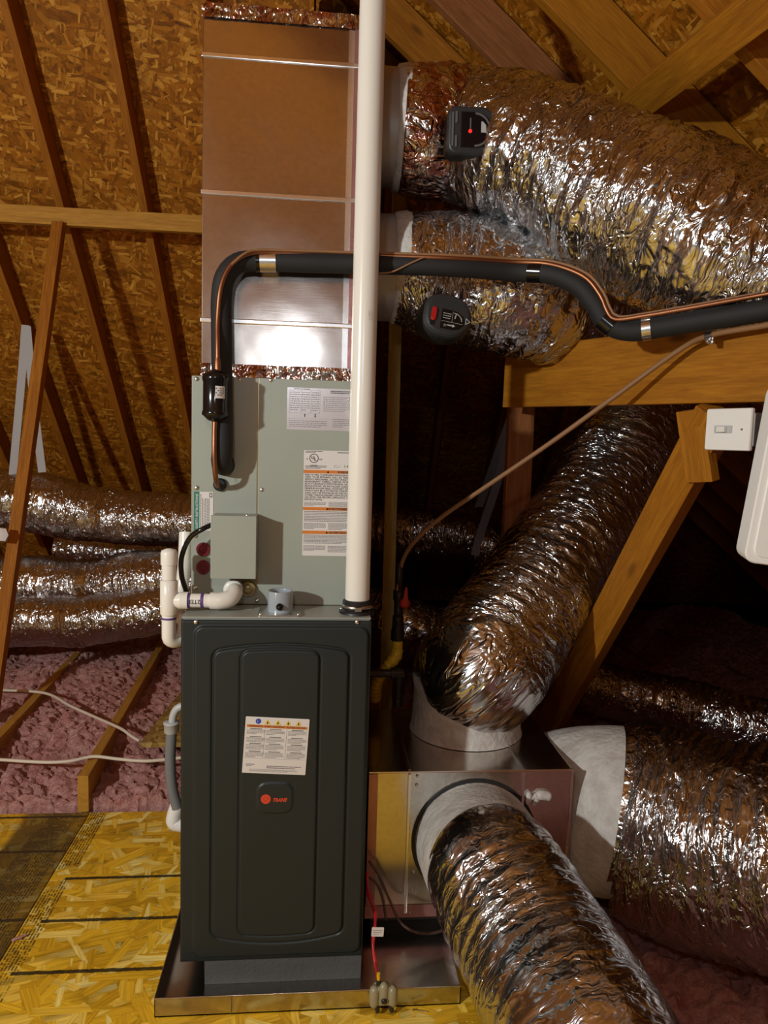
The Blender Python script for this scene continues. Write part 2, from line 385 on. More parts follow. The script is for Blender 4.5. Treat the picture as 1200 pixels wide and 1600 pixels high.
def rrect(w, h, r, n=6, cx=0, cy=0):
    pts = []
    for sx, sy, a0 in ((1, -1, -90), (1, 1, 0), (-1, 1, 90), (-1, -1, 180)):
        for k in range(n + 1):
            a = math.radians(a0 + 90 * k / n); pts.append((cx + sx * (w / 2 - r) + r * math.cos(a), cy + sy * (h / 2 - r) + r * math.sin(a)))
    return pts
def board(name, p0, p1, wide, thick, mat, parent=None, face=(0, -1, 0), bevel=.002):
    """a timber with local X along it; 'face' is where its wide side looks"""
    p0 = np.asarray(p0, float); p1 = np.asarray(p1, float); x = unit(p1 - p0); L = np.linalg.norm(p1 - p0)
    n = np.asarray(face, float); n = unit(n - x * np.dot(n, x)); y = np.cross(n, x)
    mb = MB().box(-L / 2, L / 2, -wide / 2, wide / 2, -thick / 2, thick / 2)
    me = bpy.data.meshes.new(name); me.from_pydata(mb.v, [], mb.f); me.update()
    o = link(name, me, mat, parent, bevel); c = (p0 + p1) / 2 - root_loc(parent)
    o.matrix_local = Matrix(((x[0], y[0], n[0], c[0]), (x[1], y[1], n[1], c[1]), (x[2], y[2], n[2], c[2]), (0, 0, 0, 1)))
    return o
def text_geo(body, size, align='LEFT', shear=0., bold=0., sx=1.):
    cu = bpy.data.curves.new('t', 'FONT'); cu.body = body; cu.size = size; cu.align_x = align; cu.shear = shear; cu.offset = bold; cu.resolution_u = 2
    ob = bpy.data.objects.new('t', cu); me = bpy.data.meshes.new_from_object(ob)
    vs = [(v.co.x * sx, v.co.y) for v in me.vertices]; fs = [tuple(p.vertices) for p in me.polygons]
    bpy.data.objects.remove(ob); bpy.data.curves.remove(cu); bpy.data.meshes.remove(me); return vs, fs
class Sheet:
    """a printed sticker: flat print laid on a thin sheet; coordinates 0..w, 0..h in metres"""
    def __init__(s, o, ux, uy, w, h): s.o = np.asarray(o, float); s.ux = unit(ux); s.uy = unit(uy); s.n = np.cross(s.ux, s.uy); s.w = w; s.h = h; s.layers = {}
    def P(s, a, b, d): return s.o + s.ux * a + s.uy * b + s.n * d
    def mb(s, mat): return s.layers.setdefault(mat, MB())
    def rect(s, mat, a0, b0, a1, b1, d=.0012): s.mb(mat).quad(s.P(a0, b0, d), s.P(a1, b0, d), s.P(a1, b1, d), s.P(a0, b1, d))
    def poly(s, mat, pts, d=.0012): s.mb(mat).add([s.P(a, b, d) for a, b in pts], [tuple(range(len(pts)))])
    def text(s, mat, body, a, b, size, align='LEFT', d=.0015, rot=0., **kw):
        vs, fs = text_geo(body, size, align, **kw); c, q = math.cos(rot), math.sin(rot)
        s.mb(mat).add([s.P(a + x * c - y * q, b + x * q + y * c, d) for x, y in vs], fs)
    def words(s, mat, a0, a1, b0, b1, rows, th=.55, dens=.9):
        """rows of tiny print, too small to read"""
        step = (b1 - b0) / rows
        for r in range(rows):
            y = b1 - step * (r + .75); x = a0; end = a1 if r < rows - 1 else a0 + (a1 - a0) * random.uniform(.4, .95)
            while x < end - .001:
                wl = random.uniform(.0016, .0048); e = min(end, x + wl); s.rect(mat, x, y, e, y + step * th); x = e + .0009 / dens
    def build(s, name, mat, parent, th=.0008, radius=.002):
        m = MB(); m.prism(s.P(s.w / 2, s.h / 2, 0), s.ux, s.uy, rrect(s.w, s.h, radius, 3), [(0, 1), (th, 1)])
        base = m.build(name, mat, parent)
        sub = base if (parent is None or parent.parent is None) else parent
        for k, mb in s.layers.items(): mb.build('print', k, sub)['kind'] = 'stuff'
        return base

# ================================================================== THE SETTING
# hipped roof: three planes, rafters under strand board
zP1 = lambda y: 2.95 - 1.17 * (y - 1.75)
zP2 = lambda x: 3.18 - .83 * x
def slab(name, pts, nrm, th, mat):
    """solid sheet with local X,Y in its plane"""
    pts = [np.asarray(p, float) for p in pts]; n = unit(nrm); x = unit(np.cross((0, 1, 0) if abs(n[1]) < .3 else (1, 0, 0), n)) if False else unit(pts[1] - pts[0]); x = unit(x - n * np.dot(x, n)); y = np.cross(n, x); o = pts[0]
    q = [(np.dot(p - o, x), np.dot(p - o, y)) for p in pts]; m = len(q)
    vs = [(a, b, 0) for a, b in q] + [(a, b, th) for a, b in q]
    fs = [tuple(range(m))[::-1], tuple(range(m, 2 * m))] + [(i, (i + 1) % m, m + (i + 1) % m, m + i) for i in range(m)]
    me = bpy.data.meshes.new(name); me.from_pydata(vs, [], fs); me.update()
    ob = link(name, me, mat); ob.matrix_world = Matrix(((x[0], y[0], n[0], o[0]), (x[1], y[1], n[1], o[1]), (x[2], y[2], n[2], o[2]), (0, 0, 0, 1))); return ob
UP = V3(0, 0, .20)
A_ = V3(-5.2, -1.5, 6.7525); B_ = V3(-4.304, -1.5, 6.7525); C_ = V3(4.07, 4.44, -.2); D_ = V3(-5.2, 4.44, -.2); E_ = V3(4.07, -7.44, -.2); F_ = V3(-5.2, -7.44, -.2)
ceil = bpy.data.objects.new('ceiling', None); COL.objects.link(ceil); ROOTS['ceiling'] = (0, 0, 0)
tag(ceil, 'sloping attic roof of strand board sheathing on wooden rafters', kind='structure')
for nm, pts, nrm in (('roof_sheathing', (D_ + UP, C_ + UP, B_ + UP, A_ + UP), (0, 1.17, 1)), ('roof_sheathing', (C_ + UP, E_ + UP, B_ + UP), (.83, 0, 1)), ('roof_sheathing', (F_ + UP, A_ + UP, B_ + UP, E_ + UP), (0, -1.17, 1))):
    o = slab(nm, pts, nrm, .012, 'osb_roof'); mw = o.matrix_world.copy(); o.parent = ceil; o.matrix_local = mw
nP1 = unit((0, 1.17, 1)); nP2 = unit((.83, 0, 1))
for k in range(-7, 8):
    x0 = -.82 + .406 * k; xs = lambda y: x0 + .06 * (y - 1.75)
    ytop = max(-1.4, 1.75 + (-.23 + .83 * x0) / 1.17 + .05); ybot = 4.38
    if ytop > 4: continue
    p0 = V3(xs(ytop), ytop, zP1(ytop)) + nP1 * .072; p1 = V3(xs(ybot), ybot, zP1(ybot)) + nP1 * .072
    board('rafter', p0, p1, .14, .038, 'rafter', ceil, face=(1, 0, 0))
for k in range(-5, 8):
    Y = .45 + .41 * k; xa = (1.17 * (Y - 1.75) + .23) / .83 + .06 if Y > -1.5 else -4.2
    xb = 3.9
    p0 = V3(xa, Y, zP2(xa)) + nP2 * .072; p1 = V3(xb, Y, zP2(xb)) + nP2 * .072
    board('rafter', p0, p1, .14, .038, 'red_pine' if k in (1,) else 'gold_pine' if k == 0 else 'rafter', ceil, face=(0, -1, 0))
wl = slab('wall_left', (V3(-5.2, -7.44, -.2), V3(-5.2, 4.44, -.2), V3(-5.2, -1.5, 6.95)), (1, 0, 0), -.02, 'osb_roof'); tag(wl, 'strand board gable wall far left of the furnace', kind='structure')

# unseen wall added behind the furnace, floor to roof, blocking the left lamp
yy = [.98, 4.38]; pw = [(y, z) for y, z in ((.98, -.2), (4.38, -.2), (4.38, zP1(4.38) + .1), (1.62, zP1(1.62) + .12), (.98, zP2(0) + .12))]
wp = MB().add([(.03, y, z) for y, z in pw] + [(.045, y, z) for y, z in pw], [(4, 3, 2, 1, 0), (5, 6, 7, 8, 9)] + [(i, (i + 1) % 5, 5 + (i + 1) % 5, 5 + i) for i in range(5)]).build('wall_light_block', 'osb_roof')
tag(wp, 'added strand board wall, unseen behind the furnace and plenum, blocking lamp light', kind='structure')

# floor: gypsum ceiling below, joists, strand board deck
fl = MB().box(-5.3, 4.2, -7.6, 4.6, -.22, -.2).build('floor', 'drywall'); ROOTS['floor'] = (0, 0, 0)
tag(fl, 'attic floor with joists and a strand board working deck', kind='structure')
DECK_LINES = dict()
def deck(px_lines, x0, x1, y0, y1, shadow_band=None, bands=(), lx=(0, 9)):
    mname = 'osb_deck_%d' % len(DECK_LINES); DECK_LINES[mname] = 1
    mat = osb(mname, (.90, .535, .028), (.98, .80, .24), (.58, .30, .010), .5, .5, printed=dict(lines=px_lines, x0=lx[0], x1=lx[1], bands=bands, **({'shadow_band': shadow_band} if shadow_band else {})))
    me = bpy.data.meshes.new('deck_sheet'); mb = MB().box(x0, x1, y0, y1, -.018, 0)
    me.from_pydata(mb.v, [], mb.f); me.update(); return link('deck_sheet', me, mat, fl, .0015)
yl = [float(atZ(a, b, 0)[1]) for a, b in ((190, 1371), (165, 1437), (130, 1518))]
yl2 = [float(atZ(a, b, 0)[1]) for a, b in ((70, 1277), (60, 1331))]
deck(yl, -.70, .66, -2.3, .893, bands=((-.695, -.64, .95),), lx=(-.655, .9))
deck(yl2 + [.30, .10], -2.2, -.703, -2.3, .893, shadow_band=(-.90, -.70), bands=((-.85, -.705, 1.),), lx=(-3, -.705))
for k in range(-2, 6):
    xj = -.725 - .43 * k
    if k in (-1, -2): board('joist', V3(xj - .01, 1.0, .06), V3(xj - .06, 4.3, .06), .135, .038, 'rafter', fl, face=(1, 0, 0)); continue
    board('joist', V3(xj, .894, .068), V3(xj - .155, 4.35, .065), .135, .038, 'pine', fl, face=(1, 0, 0))
for k in range(1, 6): board('joist', V3(.25 + .5 * k, -2.5, -.09), V3(.25 + .5 * k, 4.2, -.09), .14, .038, 'rafter', fl, face=(1, 0, 0))

# pink loose-fill insulation
def fluff(name, x0, x1, y0, y1, step, zfun, label):
    xs = np.arange(x0, x1, step); ys = np.arange(y0, y1, step); X, Y = np.meshgrid(xs, ys); P = np.stack([X.ravel(), Y.ravel()], 1)
    w2 = np.stack([vnoise(np.c_[P * 6, np.zeros(len(P))], 3), vnoise(np.c_[P * 6, np.ones(len(P)) * 4.5], 5)], 1) * .04
    Q = P + w2
    d1 = worley(Q / .055, 1); d2 = worley(Q / .026, 2)
    z = zfun(P[:, 0], P[:, 1]) + .075 * np.sqrt(np.clip(1 - d1 ** 2, 0, 1)) + .034 * np.sqrt(np.clip(1 - d2 ** 2, 0, 1)) + .035 * vnoise(np.c_[P * 4, np.zeros(len(P))], 8) + .012 * vnoise(np.c_[P * 60, np.zeros(len(P))], 9)
    z -= .075
    z = np.where(P[:, 1] < y0 + step * 1.5, -.1, z)
    jx = .010 * vnoise(np.c_[P * 70, np.ones(len(P))], 11); jy = .010 * vnoise(np.c_[P * 70, np.ones(len(P)) * 2.5], 12)
    V = np.stack([P[:, 0] + jx, P[:, 1] + jy, z], 1); nx, ny = len(xs), len(ys)
    i = (np.arange(ny - 1)[:, None] * nx + np.arange(nx - 1)[None]).ravel(); Fc = np.stack([i, i + 1, i + nx + 1, i + nx], 1)
    o = link(name, grid_mesh(name, V, Fc, False), 'insul'); return tag(o, label, 'insulation', kind='stuff')
def grid_mesh(name, V, F, smooth=True, UV=None):
    me = bpy.data.meshes.new(name); me.vertices.add(len(V)); me.vertices.foreach_set('co', V.astype(np.float32).ravel())
    me.loops.add(F.size); me.loops.foreach_set('vertex_index', F.astype(np.int32).ravel()); me.polygons.add(len(F))
    me.polygons.foreach_set('loop_start', np.arange(0, F.size, 4, dtype=np.int32)); me.polygons.foreach_set('use_smooth', np.full(len(F), smooth))
    if UV is not None:
        l = me.uv_layers.new(name='UVMap'); l.data.foreach_set('uv', UV.astype(np.float32).ravel())
    me.update(calc_edges=True); me.validate(); return me
fluff('insulation', -2.9, -.05, .899, 4.3, .0095, lambda x, y: .015 + .055 * np.clip((y - .9) / .5, 0, 1), 'clumpy pink loose-fill insulation between the joists left of the furnace')
fluff('insulation', .68, 3.6, -2.4, 4.3, .026, lambda x, y: np.full_like(x, -.03), 'pink loose-fill insulation in deep shade under the right-hand ducts')
fluff('insulation', -.05, .68, 1.0, 4.3, .024, lambda x, y: np.full_like(x, .05), 'pink loose-fill insulation behind the furnace and gas pipe')

# ================================================================== DUCTS
def flex(name, label, ctrl, group, mat='foil', step=.0048, n=240, amp=1., seed=0, collar=None, ring=.042, tape=None):
    """ctrl rows: x,y,z,radius"""
    P = spline(ctrl, step); C = P[:, :3]; R = P[:, 3]; T, N, B = frames(C); m = len(C)
    S = np.r_[0, np.cumsum(np.linalg.norm(np.diff(C, axis=0), axis=1))]; th = np.linspace(0, 2 * math.pi, n, endpoint=False)
    TH, SS = np.meshgrid(th, S); RR = np.repeat(R[:, None], n, 1); t, s, r = TH.ravel(), SS.ravel(), RR.ravel()
    def cyl(circ, ax, tw=0.): return np.stack([np.cos(t + tw * s) * r / circ, np.sin(t + tw * s) * r / circ, s / ax], 1)
    big = vnoise(cyl(.16, .17), seed + 1)
    warp = .02 * vnoise(cyl(.07, .07), seed + 2)
    fold = 1 - np.abs(vnoise(np.stack([np.cos(t) * r / .11, np.sin(t) * r / .11, (s + warp) / .022], 1), seed + 3))
    fold2 = 1 - np.abs(vnoise(np.stack([np.cos(t + s * 2) * r / .055, np.sin(t + s * 2) * r / .055, (s + warp * .6) / .0115], 1), seed + 4))
    fold3 = 1 - np.abs(vnoise(np.stack([np.cos(t - s * 3.4) * r / .07, np.sin(t - s * 3.4) * r / .07, (s - warp * 1.5) / .05], 1), seed + 7))
    rng = np.cos((s + .012 * vnoise(cyl(.2, .1), seed + 5)) / ring * 2 * math.pi)
    loose = .55 + .45 * vnoise(cyl(.22, .2), seed + 6)
    ends = np.clip(np.minimum(s, S[-1] - s) / .05, .25, 1)
    h = amp * ends * (.011 * big + .0075 * (fold - .6) * loose + .0036 * (fold2 - .6) * loose + .009 * (fold3 - .6) * loose + .0016 * rng)
    rad = r + h
    Nn = np.repeat(N[:, None], n, 1).reshape(-1, 3); Bb = np.repeat(B[:, None], n, 1).reshape(-1, 3); Cc = np.repeat(C[:, None], n, 1).reshape(-1, 3)
    Vt = Cc + (Nn * np.cos(t)[:, None] + Bb * np.sin(t)[:, None]) * rad[:, None]
    i = np.arange(m - 1)[:, None] * n; k = np.arange(n)[None]; k2 = (k + 1) % n
    F = np.stack([i + k, i + k2, i + n + k2, i + n + k], -1).reshape(-1, 4)
    rm = float(R.mean()); ua = (k * 2 * math.pi / n * rm) + i * 0; ub = ((k + 1) * 2 * math.pi / n * rm) + i * 0; va = S[:-1][:, None] + k * 0; vb = S[1:][:, None] + k * 0
    UV = np.stack([np.stack([ua, va], -1), np.stack([ub, va], -1), np.stack([ub, vb], -1), np.stack([ua, vb], -1)], 2).reshape(-1, 2)
    root = thing(name, label, 'duct', C[0], group)
    link('foil_sleeve', grid_mesh('foil_sleeve', Vt - C[0], F, True, UV), mat, root)
    if tape:
        m2 = int(np.searchsorted(S, tape)); Vs = (Cc + (Nn * np.cos(t)[:, None] + Bb * np.sin(t)[:, None]) * (rad + .0035 + .004 * np.abs(vnoise(cyl(.03, .03), seed + 9)))[:, None])[:m2 * n]
        F2 = F[:(m2 - 1) * n]; link('printed_tape', grid_mesh('printed_tape', Vs - C[0], F2, True, UV[:F2.size]), 'foil_red', root)
    return root, C, T, R, S
def px(rows): return [tuple(atD(a, b, d)) + (r,) for a, b, d, r in rows]
GU = 'foil flexible ducts leaving the supply plenum'; GR = 'foil flexible ducts joined to the return box'; GB = 'foil flexible ducts lying across the attic floor'

# supply ducts
c1 = atY(615, 203, .43); c2 = atY(612, 420, .43)
d1, C1, T1, R1, S1 = flex('flexible_duct', 'upper foil flexible duct sweeping from the plenum towards the top right corner',
    [(c1[0] + .02, c1[1], c1[2], .158), (c1[0] + .07, c1[1], c1[2], .168)] + px([(725, 210, 2.08, .174), (800, 233, 2.0, .182), (900, 277, 1.93, .192), (1000, 325, 1.84, .198), (1100, 372, 1.77, .2), (1200, 418, 1.72, .2), (1330, 475, 1.66, .2)]), GU, seed=10, amp=1.4, tape=.17)
MB().lathe((.2, c1[1], c1[2]), (1, 0, 0), [(.0, .152), (c1[0] - .2 + .045, .152)]).build('collar', 'collar', d1)
MB().lathe((c1[0] + .0, c1[1], c1[2]), (1, 0, 0), [(.0, .153), (.004, .160), (.03, .165), (.05, .158)]).build('mastic_band', 'mastic', d1)
MB().lathe((.2, c1[1], c1[2]), (1, 0, 0), [(.001, .17), (.006, .168), (.006, .15)]).build('flange', 'galv', d1)
d2, C2, T2, R2, S2 = flex('flexible_duct', 'lower foil flexible duct with the red-button damper, above the wooden beam',
    [(c2[0] + .02, c2[1], c2[2], .150), (c2[0] + .08, c2[1], c2[2] - .005, .166)] + px([(715, 437, 2.1, .182), (800, 453, 2.1, .185), (880, 468, 2.2, .18), (960, 462, 2.42, .175), (1060, 450, 2.8, .17)]), GU, seed=30, amp=1.2)
MB().lathe((.2, c2[1], c2[2]), (1, 0, 0), [(.0, .146), (c2[0] - .2 + .045, .146)]).build('collar', 'collar', d2)
MB().lathe((c2[0] + .0, c2[1], c2[2]), (1, 0, 0), [(.0, .147), (.004, .152), (.035, .157), (.055, .150)]).build('mastic_band', 'mastic', d2)
MB().lathe((.2, c2[1], c2[2]), (1, 0, 0), [(.001, .165), (.006, .163), (.006, .145)]).build('flange', 'galv', d2)

# return ducts
BX0, BX1, BY0, BY1, BZ0, BZ1 = .242, .812, .19, .66, .05, .468
tc = atZ(727, 1138, BZ1)
d3, *_ = flex('flexible_duct', 'big foil flexible duct climbing from the return box top to behind the wooden beam',
    [(tc[0], tc[1], BZ1 + .135, .168), (tc[0] + .01, tc[1] + .005, BZ1 + .17, .186)] + px([(752, 1045, 2.25, .192), (781, 1000, 2.3, .194), (829, 930, 2.38, .19), (876, 860, 2.48, .188), (942, 755, 2.66, .188), (985, 655, 2.75, .19), (1010, 540, 2.85, .19)]), GR, seed=50, amp=.9)
MB().lathe((tc[0], tc[1], BZ1), (0, 0, 1), [(.002, .176), (.012, .172), (.06, .168), (.13, .166), (.165, .172), (.168, .165)], 40).build('mastic_collar', 'mastic', d3)
fc = atY(741, 1312, BY0)
d4, C4, *_ = flex('flexible_duct', 'foil flexible duct coming forward from the return box front to the bottom edge',
    px([(757, 1345, 1.83, .150), (768, 1362, 1.79, .164), (795, 1410, 1.72, .17), (842, 1490, 1.6, .17), (892, 1580, 1.46, .168), (950, 1690, 1.34, .166), (1010, 1820, 1.25, .166)]), GR, 'foil_taut', seed=70, amp=.8)
ax4 = unit(np.array(C4[3]) - fc)
mb = MB(); rows = []
p_end = np.array(C4[5]); nn = 40
for q in range(9):
    f = q / 8.; cc = fc * (1 - f) + p_end * f; dirv = unit(V3(0, -1, 0) * (1 - f) + unit(np.array(C4[8]) - np.array(C4[2])) * f); rr = .166 * (1 - f) + .160 * f
    u = unit(np.cross(dirv, (0, 0, 1))); v = np.cross(u, dirv)
    rows.append([cc + (u * math.cos(2 * math.pi * k / nn) + v * math.sin(2 * math.pi * k / nn)) * rr for k in range(nn)])
mb.add([p for r_ in rows for p in r_], [(i * nn + k, (i + 1) * nn + k, (i + 1) * nn + (k + 1) % nn, i * nn + (k + 1) % nn) for i in range(8) for k in range(nn)], True)
mb.build('mastic_collar', 'mastic', d4)
MB().lathe((fc[0], BY0, fc[2]), (0, -1, 0), [(.0, .176), (.004, .176), (.004, .16)], 48).build('flange', 'dark', d4)
rc = V3(BX1, .43, .25)
d5, C5, *_ = flex('flexible_duct', 'fat foil flexible duct running right from the white mastic cone of the return box',
    px([(955, 1262, 2.17, .235), (985, 1270, 2.155, .262), (1045, 1293, 2.10, .278), (1120, 1318, 2.02, .285), (1220, 1338, 1.92, .285), (1360, 1360, 1.80, .285)]), GR, seed=90, amp=1.5)
rows = []; p_end = np.array(C5[6]); d_end = unit(np.array(C5[9]) - np.array(C5[3]))
for q in range(12):
    f = q / 11.; cc = rc * (1 - f) + p_end * f; dirv = unit(V3(1, 0, 0) * (1 - f) + d_end * f); rr = .205 * (1 - f) + .244 * f + .012 * math.sin(f * math.pi)
    u = unit(np.cross(dirv, (0, 0, 1))); v = np.cross(u, dirv)
    rows.append([cc + (u * math.cos(2 * math.pi * k / nn) + v * math.sin(2 * math.pi * k / nn)) * rr for k in range(nn)])
MB().add([p for r_ in rows for p in r_], [(i * nn + k, (i + 1) * nn + k, (i + 1) * nn + (k + 1) % nn, i * nn + (k + 1) % nn) for i in range(11) for k in range(nn)], True).build('mastic_cone', 'mastic', d5)

# background ducts
def far(label, rows, seed, amp=1., mat='foil_far'):
    return flex('flexible_duct', label, px(rows), GB, mat, .011, 120, amp, seed, ring=.05)
far('upper foil duct at left, slung from a pale strap behind the leaning brace', [(-90, 775, 4.0, .17), (40, 783, 4.05, .175), (150, 806, 4.1, .158), (300, 815, 4.1, .155), (400, 822, 4.03, .152), (486, 827, 3.98, .15)], 110, 1.3)
far('foil duct beyond the furnace, slung from the strap beside the reddish stud', [(500, 828, 3.97, .148), (600, 832, 3.9, .14), (700, 836, 3.85, .13), (770, 860, 3.8, .13), (850, 930, 3.8, .13)], 210, 1.3)
far('thin dark foil duct seen in the gap between two larger ducts left of the furnace', [(95, 858, 4.75, .10), (180, 862, 4.7, .105), (300, 862, 4.65, .11), (450, 868, 4.6, .11)], 130)
far('middle foil duct left of the furnace under the sagging dark gap', [(-90, 915, 3.95, .16), (60, 916, 4.0, .16), (150, 915, 4.0, .158), (270, 905, 3.95, .155), (400, 920, 3.9, .15), (486, 935, 3.85, .147)], 150, 1.15)
far('low foil duct seen between the furnace and the gas pipe', [(500, 938, 3.85, .147), (560, 955, 3.8, .145), (620, 975, 3.7, .15), (680, 1000, 3.7, .15), (760, 1060, 3.7, .15)], 230, 1.3)
far('lowest smooth foil duct resting on the pink insulation left of the furnace', [(-90, 972, 3.75, .13), (60, 970, 3.78, .132), (150, 968, 3.8, .13), (270, 950, 3.85, .12), (420, 935, 4.2, .12)], 170, .8)
far('dim foil duct far back below the slanted wooden brace at right', [(860, 1050, 3.5, .12), (960, 1082, 3.45, .125), (1060, 1105, 3.4, .13), (1150, 1130, 3.3, .14), (1300, 1160, 3.2, .14)], 190, 1.3)

# ================================================================== RETURN BOX
t = thing('return_box', 'shiny sheet metal return air box beside the furnace', 'duct box', ((BX0 + BX1) / 2, (BY0 + BY1) / 2, BZ0))
MB().box(BX0, BX1, BY0, BY1, BZ0, BZ1).build('body', 'galv_box', t, .003)
sx1 = atY(637, 1300, BY0)[0]; sx2 = atY(818, 1215, BY0)[0]
for x_ in (sx1, sx2): MB().box(x_ - .004, x_ + .004, BY0 - .005, BY0 - .0005, BZ0 + .012, BZ1 - .004).build('standing_seam', 'seam', t, .001)
for x_ in (sx1, sx2): MB().box(x_ - .004, x_ + .004, BY0 + .005, BY1 - .005, BZ1 + .0005, BZ1 + .005).build('standing_seam', 'galv_box', t, .001)
MB().box(BX0 + .002, BX0 + .026, BY0 - .0022, BY0 - .0008, BZ0, BZ1 - .004).build('printed_tape', 'tape_red', t)
MB().box(BX0, BX1 - .01, BY0 - .0032, BY0 - .0012, BZ0, BZ0 + .035).build('printed_tape', 'tape_red', t)
MB().box(BX1 - .006, BX1 + .001, BY0 - .003, BY0 - .0008, BZ0, BZ1).build('corner_seam', 'seam', t)
MB().box(BX0, BX1, BY0 - .003, BY0 + .004, BZ1 - .0005, BZ1 + .003).build('top_edge_seam', 'seam', t, .001)
for a, b in ((652, 1212), (651, 1226), (646, 1362), (644, 1391), (640, 1425), (632, 1422)):
    p = atY(a, b, BY0); MB().lathe(p, (0, -1, 0), [(.0, .0045), (.003, .004), (.0045, .002)], 10).build('screw', 'screw', t)
mbb = MB()
for pts, r_ in (([(826, 1238), (827, 1246), (825, 1256)], .009), ([(826, 1246), (838, 1246)], .007), ([(837, 1240), (838, 1250), (833, 1258)], .008), ([(838, 1243), (850, 1243), (861, 1245)], .013)):
    P = spline([tuple(atY(a, b, BY0 - .006)) for a, b in pts], .006); mbb.tube(P, [r_ * (1 + .25 * math.sin(3.1 * q)) * (.6 if q in (0, len(P) - 1) else 1) for q in range(len(P))], 10)
mbb.build('mastic_blob', 'mastic', t)
tag(MB().box(BX0 + .02, BX1 - .05, BY0 + .05, BY0 + .2, .0045, .0495).build('foam_block', 'foam'), 'grey foam block under the return air box', 'block')

# ================================================================== PAN AND BLOCK
t = thing('drain_pan', 'shallow galvanised drain pan under the furnace', 'pan', (.1, .4, 0))
PX0, PX1, PY0, PY1 = -.268, .46, -.072, .88
MB().box(PX0, PX1, PY0, PY1, .001, .004).build('pan_floor', 'pan', t)
MB().box(PX0, PX1, PY0, PY0 + .002, .001, .047).build('pan_side', 'pan', t); MB().box(PX0, PX1, PY1 - .002, PY1, .001, .047).build('pan_side', 'pan', t)
MB().box(PX0, PX0 + .002, PY0, PY1, .001, .047).build('pan_side', 'pan', t); MB().box(PX1 - .002, PX1, PY0, PY1, .001, .047).build('pan_side', 'pan', t)
for a, b in (((PX0, PY0 + .001, .047), (PX1, PY0 + .001, .047)), ((PX0 + .001, PY0, .047), (PX0 + .001, PY1, .047))): MB().tube([a, b], .0025, 8).build('rolled_rim', 'pan', t)
xs_ = atY(362, 1570, PY0)[0]
MB().box(xs_ - .001, xs_ + .001, PY0 - .001, PY0 + .003, .001, .046).build('lap_joint', 'dkbrown', t)
me = MB(); fb = [(-.166, .022, .004), (.222, .012, .004)]
rowsx = np.linspace(-.166, .222, 60)
vsb = []
for i_, x_ in enumerate(rowsx):
    j = 0.
    vsb += [(x_, .022 + j, .0045), (x_, .012 + j * .4, .079), (x_, .32, .079), (x_, .32, .0045)]
fsb = [(i_ * 4 + k, (i_ + 1) * 4 + k, (i_ + 1) * 4 + (k + 1) % 4, i_ * 4 + (k + 1) % 4) for i_ in range(59) for k in range(4)] + [(0, 1, 2, 3)[::-1], tuple(59 * 4 + k for k in range(4))]
tag(MB().add(vsb, [f[::-1] for f in fsb]).build('foam_block', 'foam'), 'crumbly grey foam block that the furnace stands on, in the pan', 'block')
tag(MB().box(-.2, .2, .45, .7, .0045, .079).build('foam_block', 'foam'), 'grey foam block under the back of the furnace', 'block')

# ================================================================== FURNACE
W = .2225; FZ = .08; FH = .859; FT = FZ + FH
fur = thing('furnace', 'upright charcoal gas furnace with an embossed front door', 'furnace', (0, .36, FZ))
MB().box(-W, W, .02, .72, FZ, FT - .004).build('cabinet', 'dark', fur, .003)
MB().box(-W, W, .012, .72, FT - .0035, FT).build('top_panel', 'top', fur, .001)
MB().box(-W + .002, W - .002, .0155, .03, FT - .012, FT - .0036).build('top_lip', 'top', fur, .001)
# embossed door: a height field over the front face
nx, nz = 224, 430
X = np.linspace(-W, W, nx); Z = np.linspace(FZ, FT - .006, nz); GX, GZ = np.meshgrid(X, Z)
def dxy(a, b): p = atY(a, b, 0.); return p[0], p[2]
def sd_rr(x0, x1, z0, z1, r, sag_t=0., sag_b=0.):
    cx = (x0 + x1) / 2; hx = (x1 - x0) / 2; q = np.clip((GX - cx) / hx, -1, 1)
    zt = z1 - sag_t * q * q; zb = z0 + sag_b * q * q; cz = (zt + zb) / 2; hz = (zt - zb) / 2
    ax_ = np.abs(GX - cx) - (hx - r); az = np.abs(GZ - cz) - (hz - r)
    return np.hypot(np.maximum(ax_, 0), np.maximum(az, 0)) + np.minimum(np.maximum(ax_, az), 0) - r
def step_(sd, wd): q = np.clip(.5 - sd / wd, 0, 1); return q * q * (3 - 2 * q)
def groove(sd, wd): return np.exp(-(sd / wd) ** 2)
(xa, za), (xb, zb) = dxy(304, 979), dxy(562, 1487)
(x2a, z2a), (x2b, z2b) = dxy(333, 1010), dxy(535, 1468)
(x3a, z3a), (x3b, z3b) = dxy(377, 1013), dxy(491, 1457)
H_ = .007 * step_(sd_rr(xa, xb, zb, za, .022), .006) - .006 * groove(sd_rr(x2a, x2b, z2b, z2a + .006, .018, .016, .022), .0030) + .0035 * step_(sd_rr(x2a, x2b, z2b, z2a + .006, .018, .016, .022), .004) - .005 * groove(sd_rr(x3a, x3b, z3b, z3a, .02, .004, .006), .0026) + .004 * step_(sd_rr(x3a, x3b, z3b, z3a, .02, .004, .006), .004)
bx_, bz_ = dxy(430, 1243)
H_ = H_ + .0035 * step_(sd_rr(bx_ - .042, bx_ + .042, bz_ - .038, bz_ + .038, .018, .004, .004), .006)
edge = np.minimum(np.minimum(GX + W, W - GX), np.minimum(GZ - FZ, FT - .006 - GZ)); H_ = H_ - .004 * np.clip(1 - edge / .004, 0, 1) ** 2
Vd = np.stack([GX.ravel(), (.0 - H_ + .0035).ravel(), GZ.ravel()], 1); i = (np.arange(nz - 1)[:, None] * nx + np.arange(nx - 1)[None]).ravel(); Fd = np.stack([i, i + 1, i + nx + 1, i + nx], 1)
door = link('door', grid_mesh('door', Vd - np.array(ROOTS[fur.name]), Fd, True), 'door', fur)
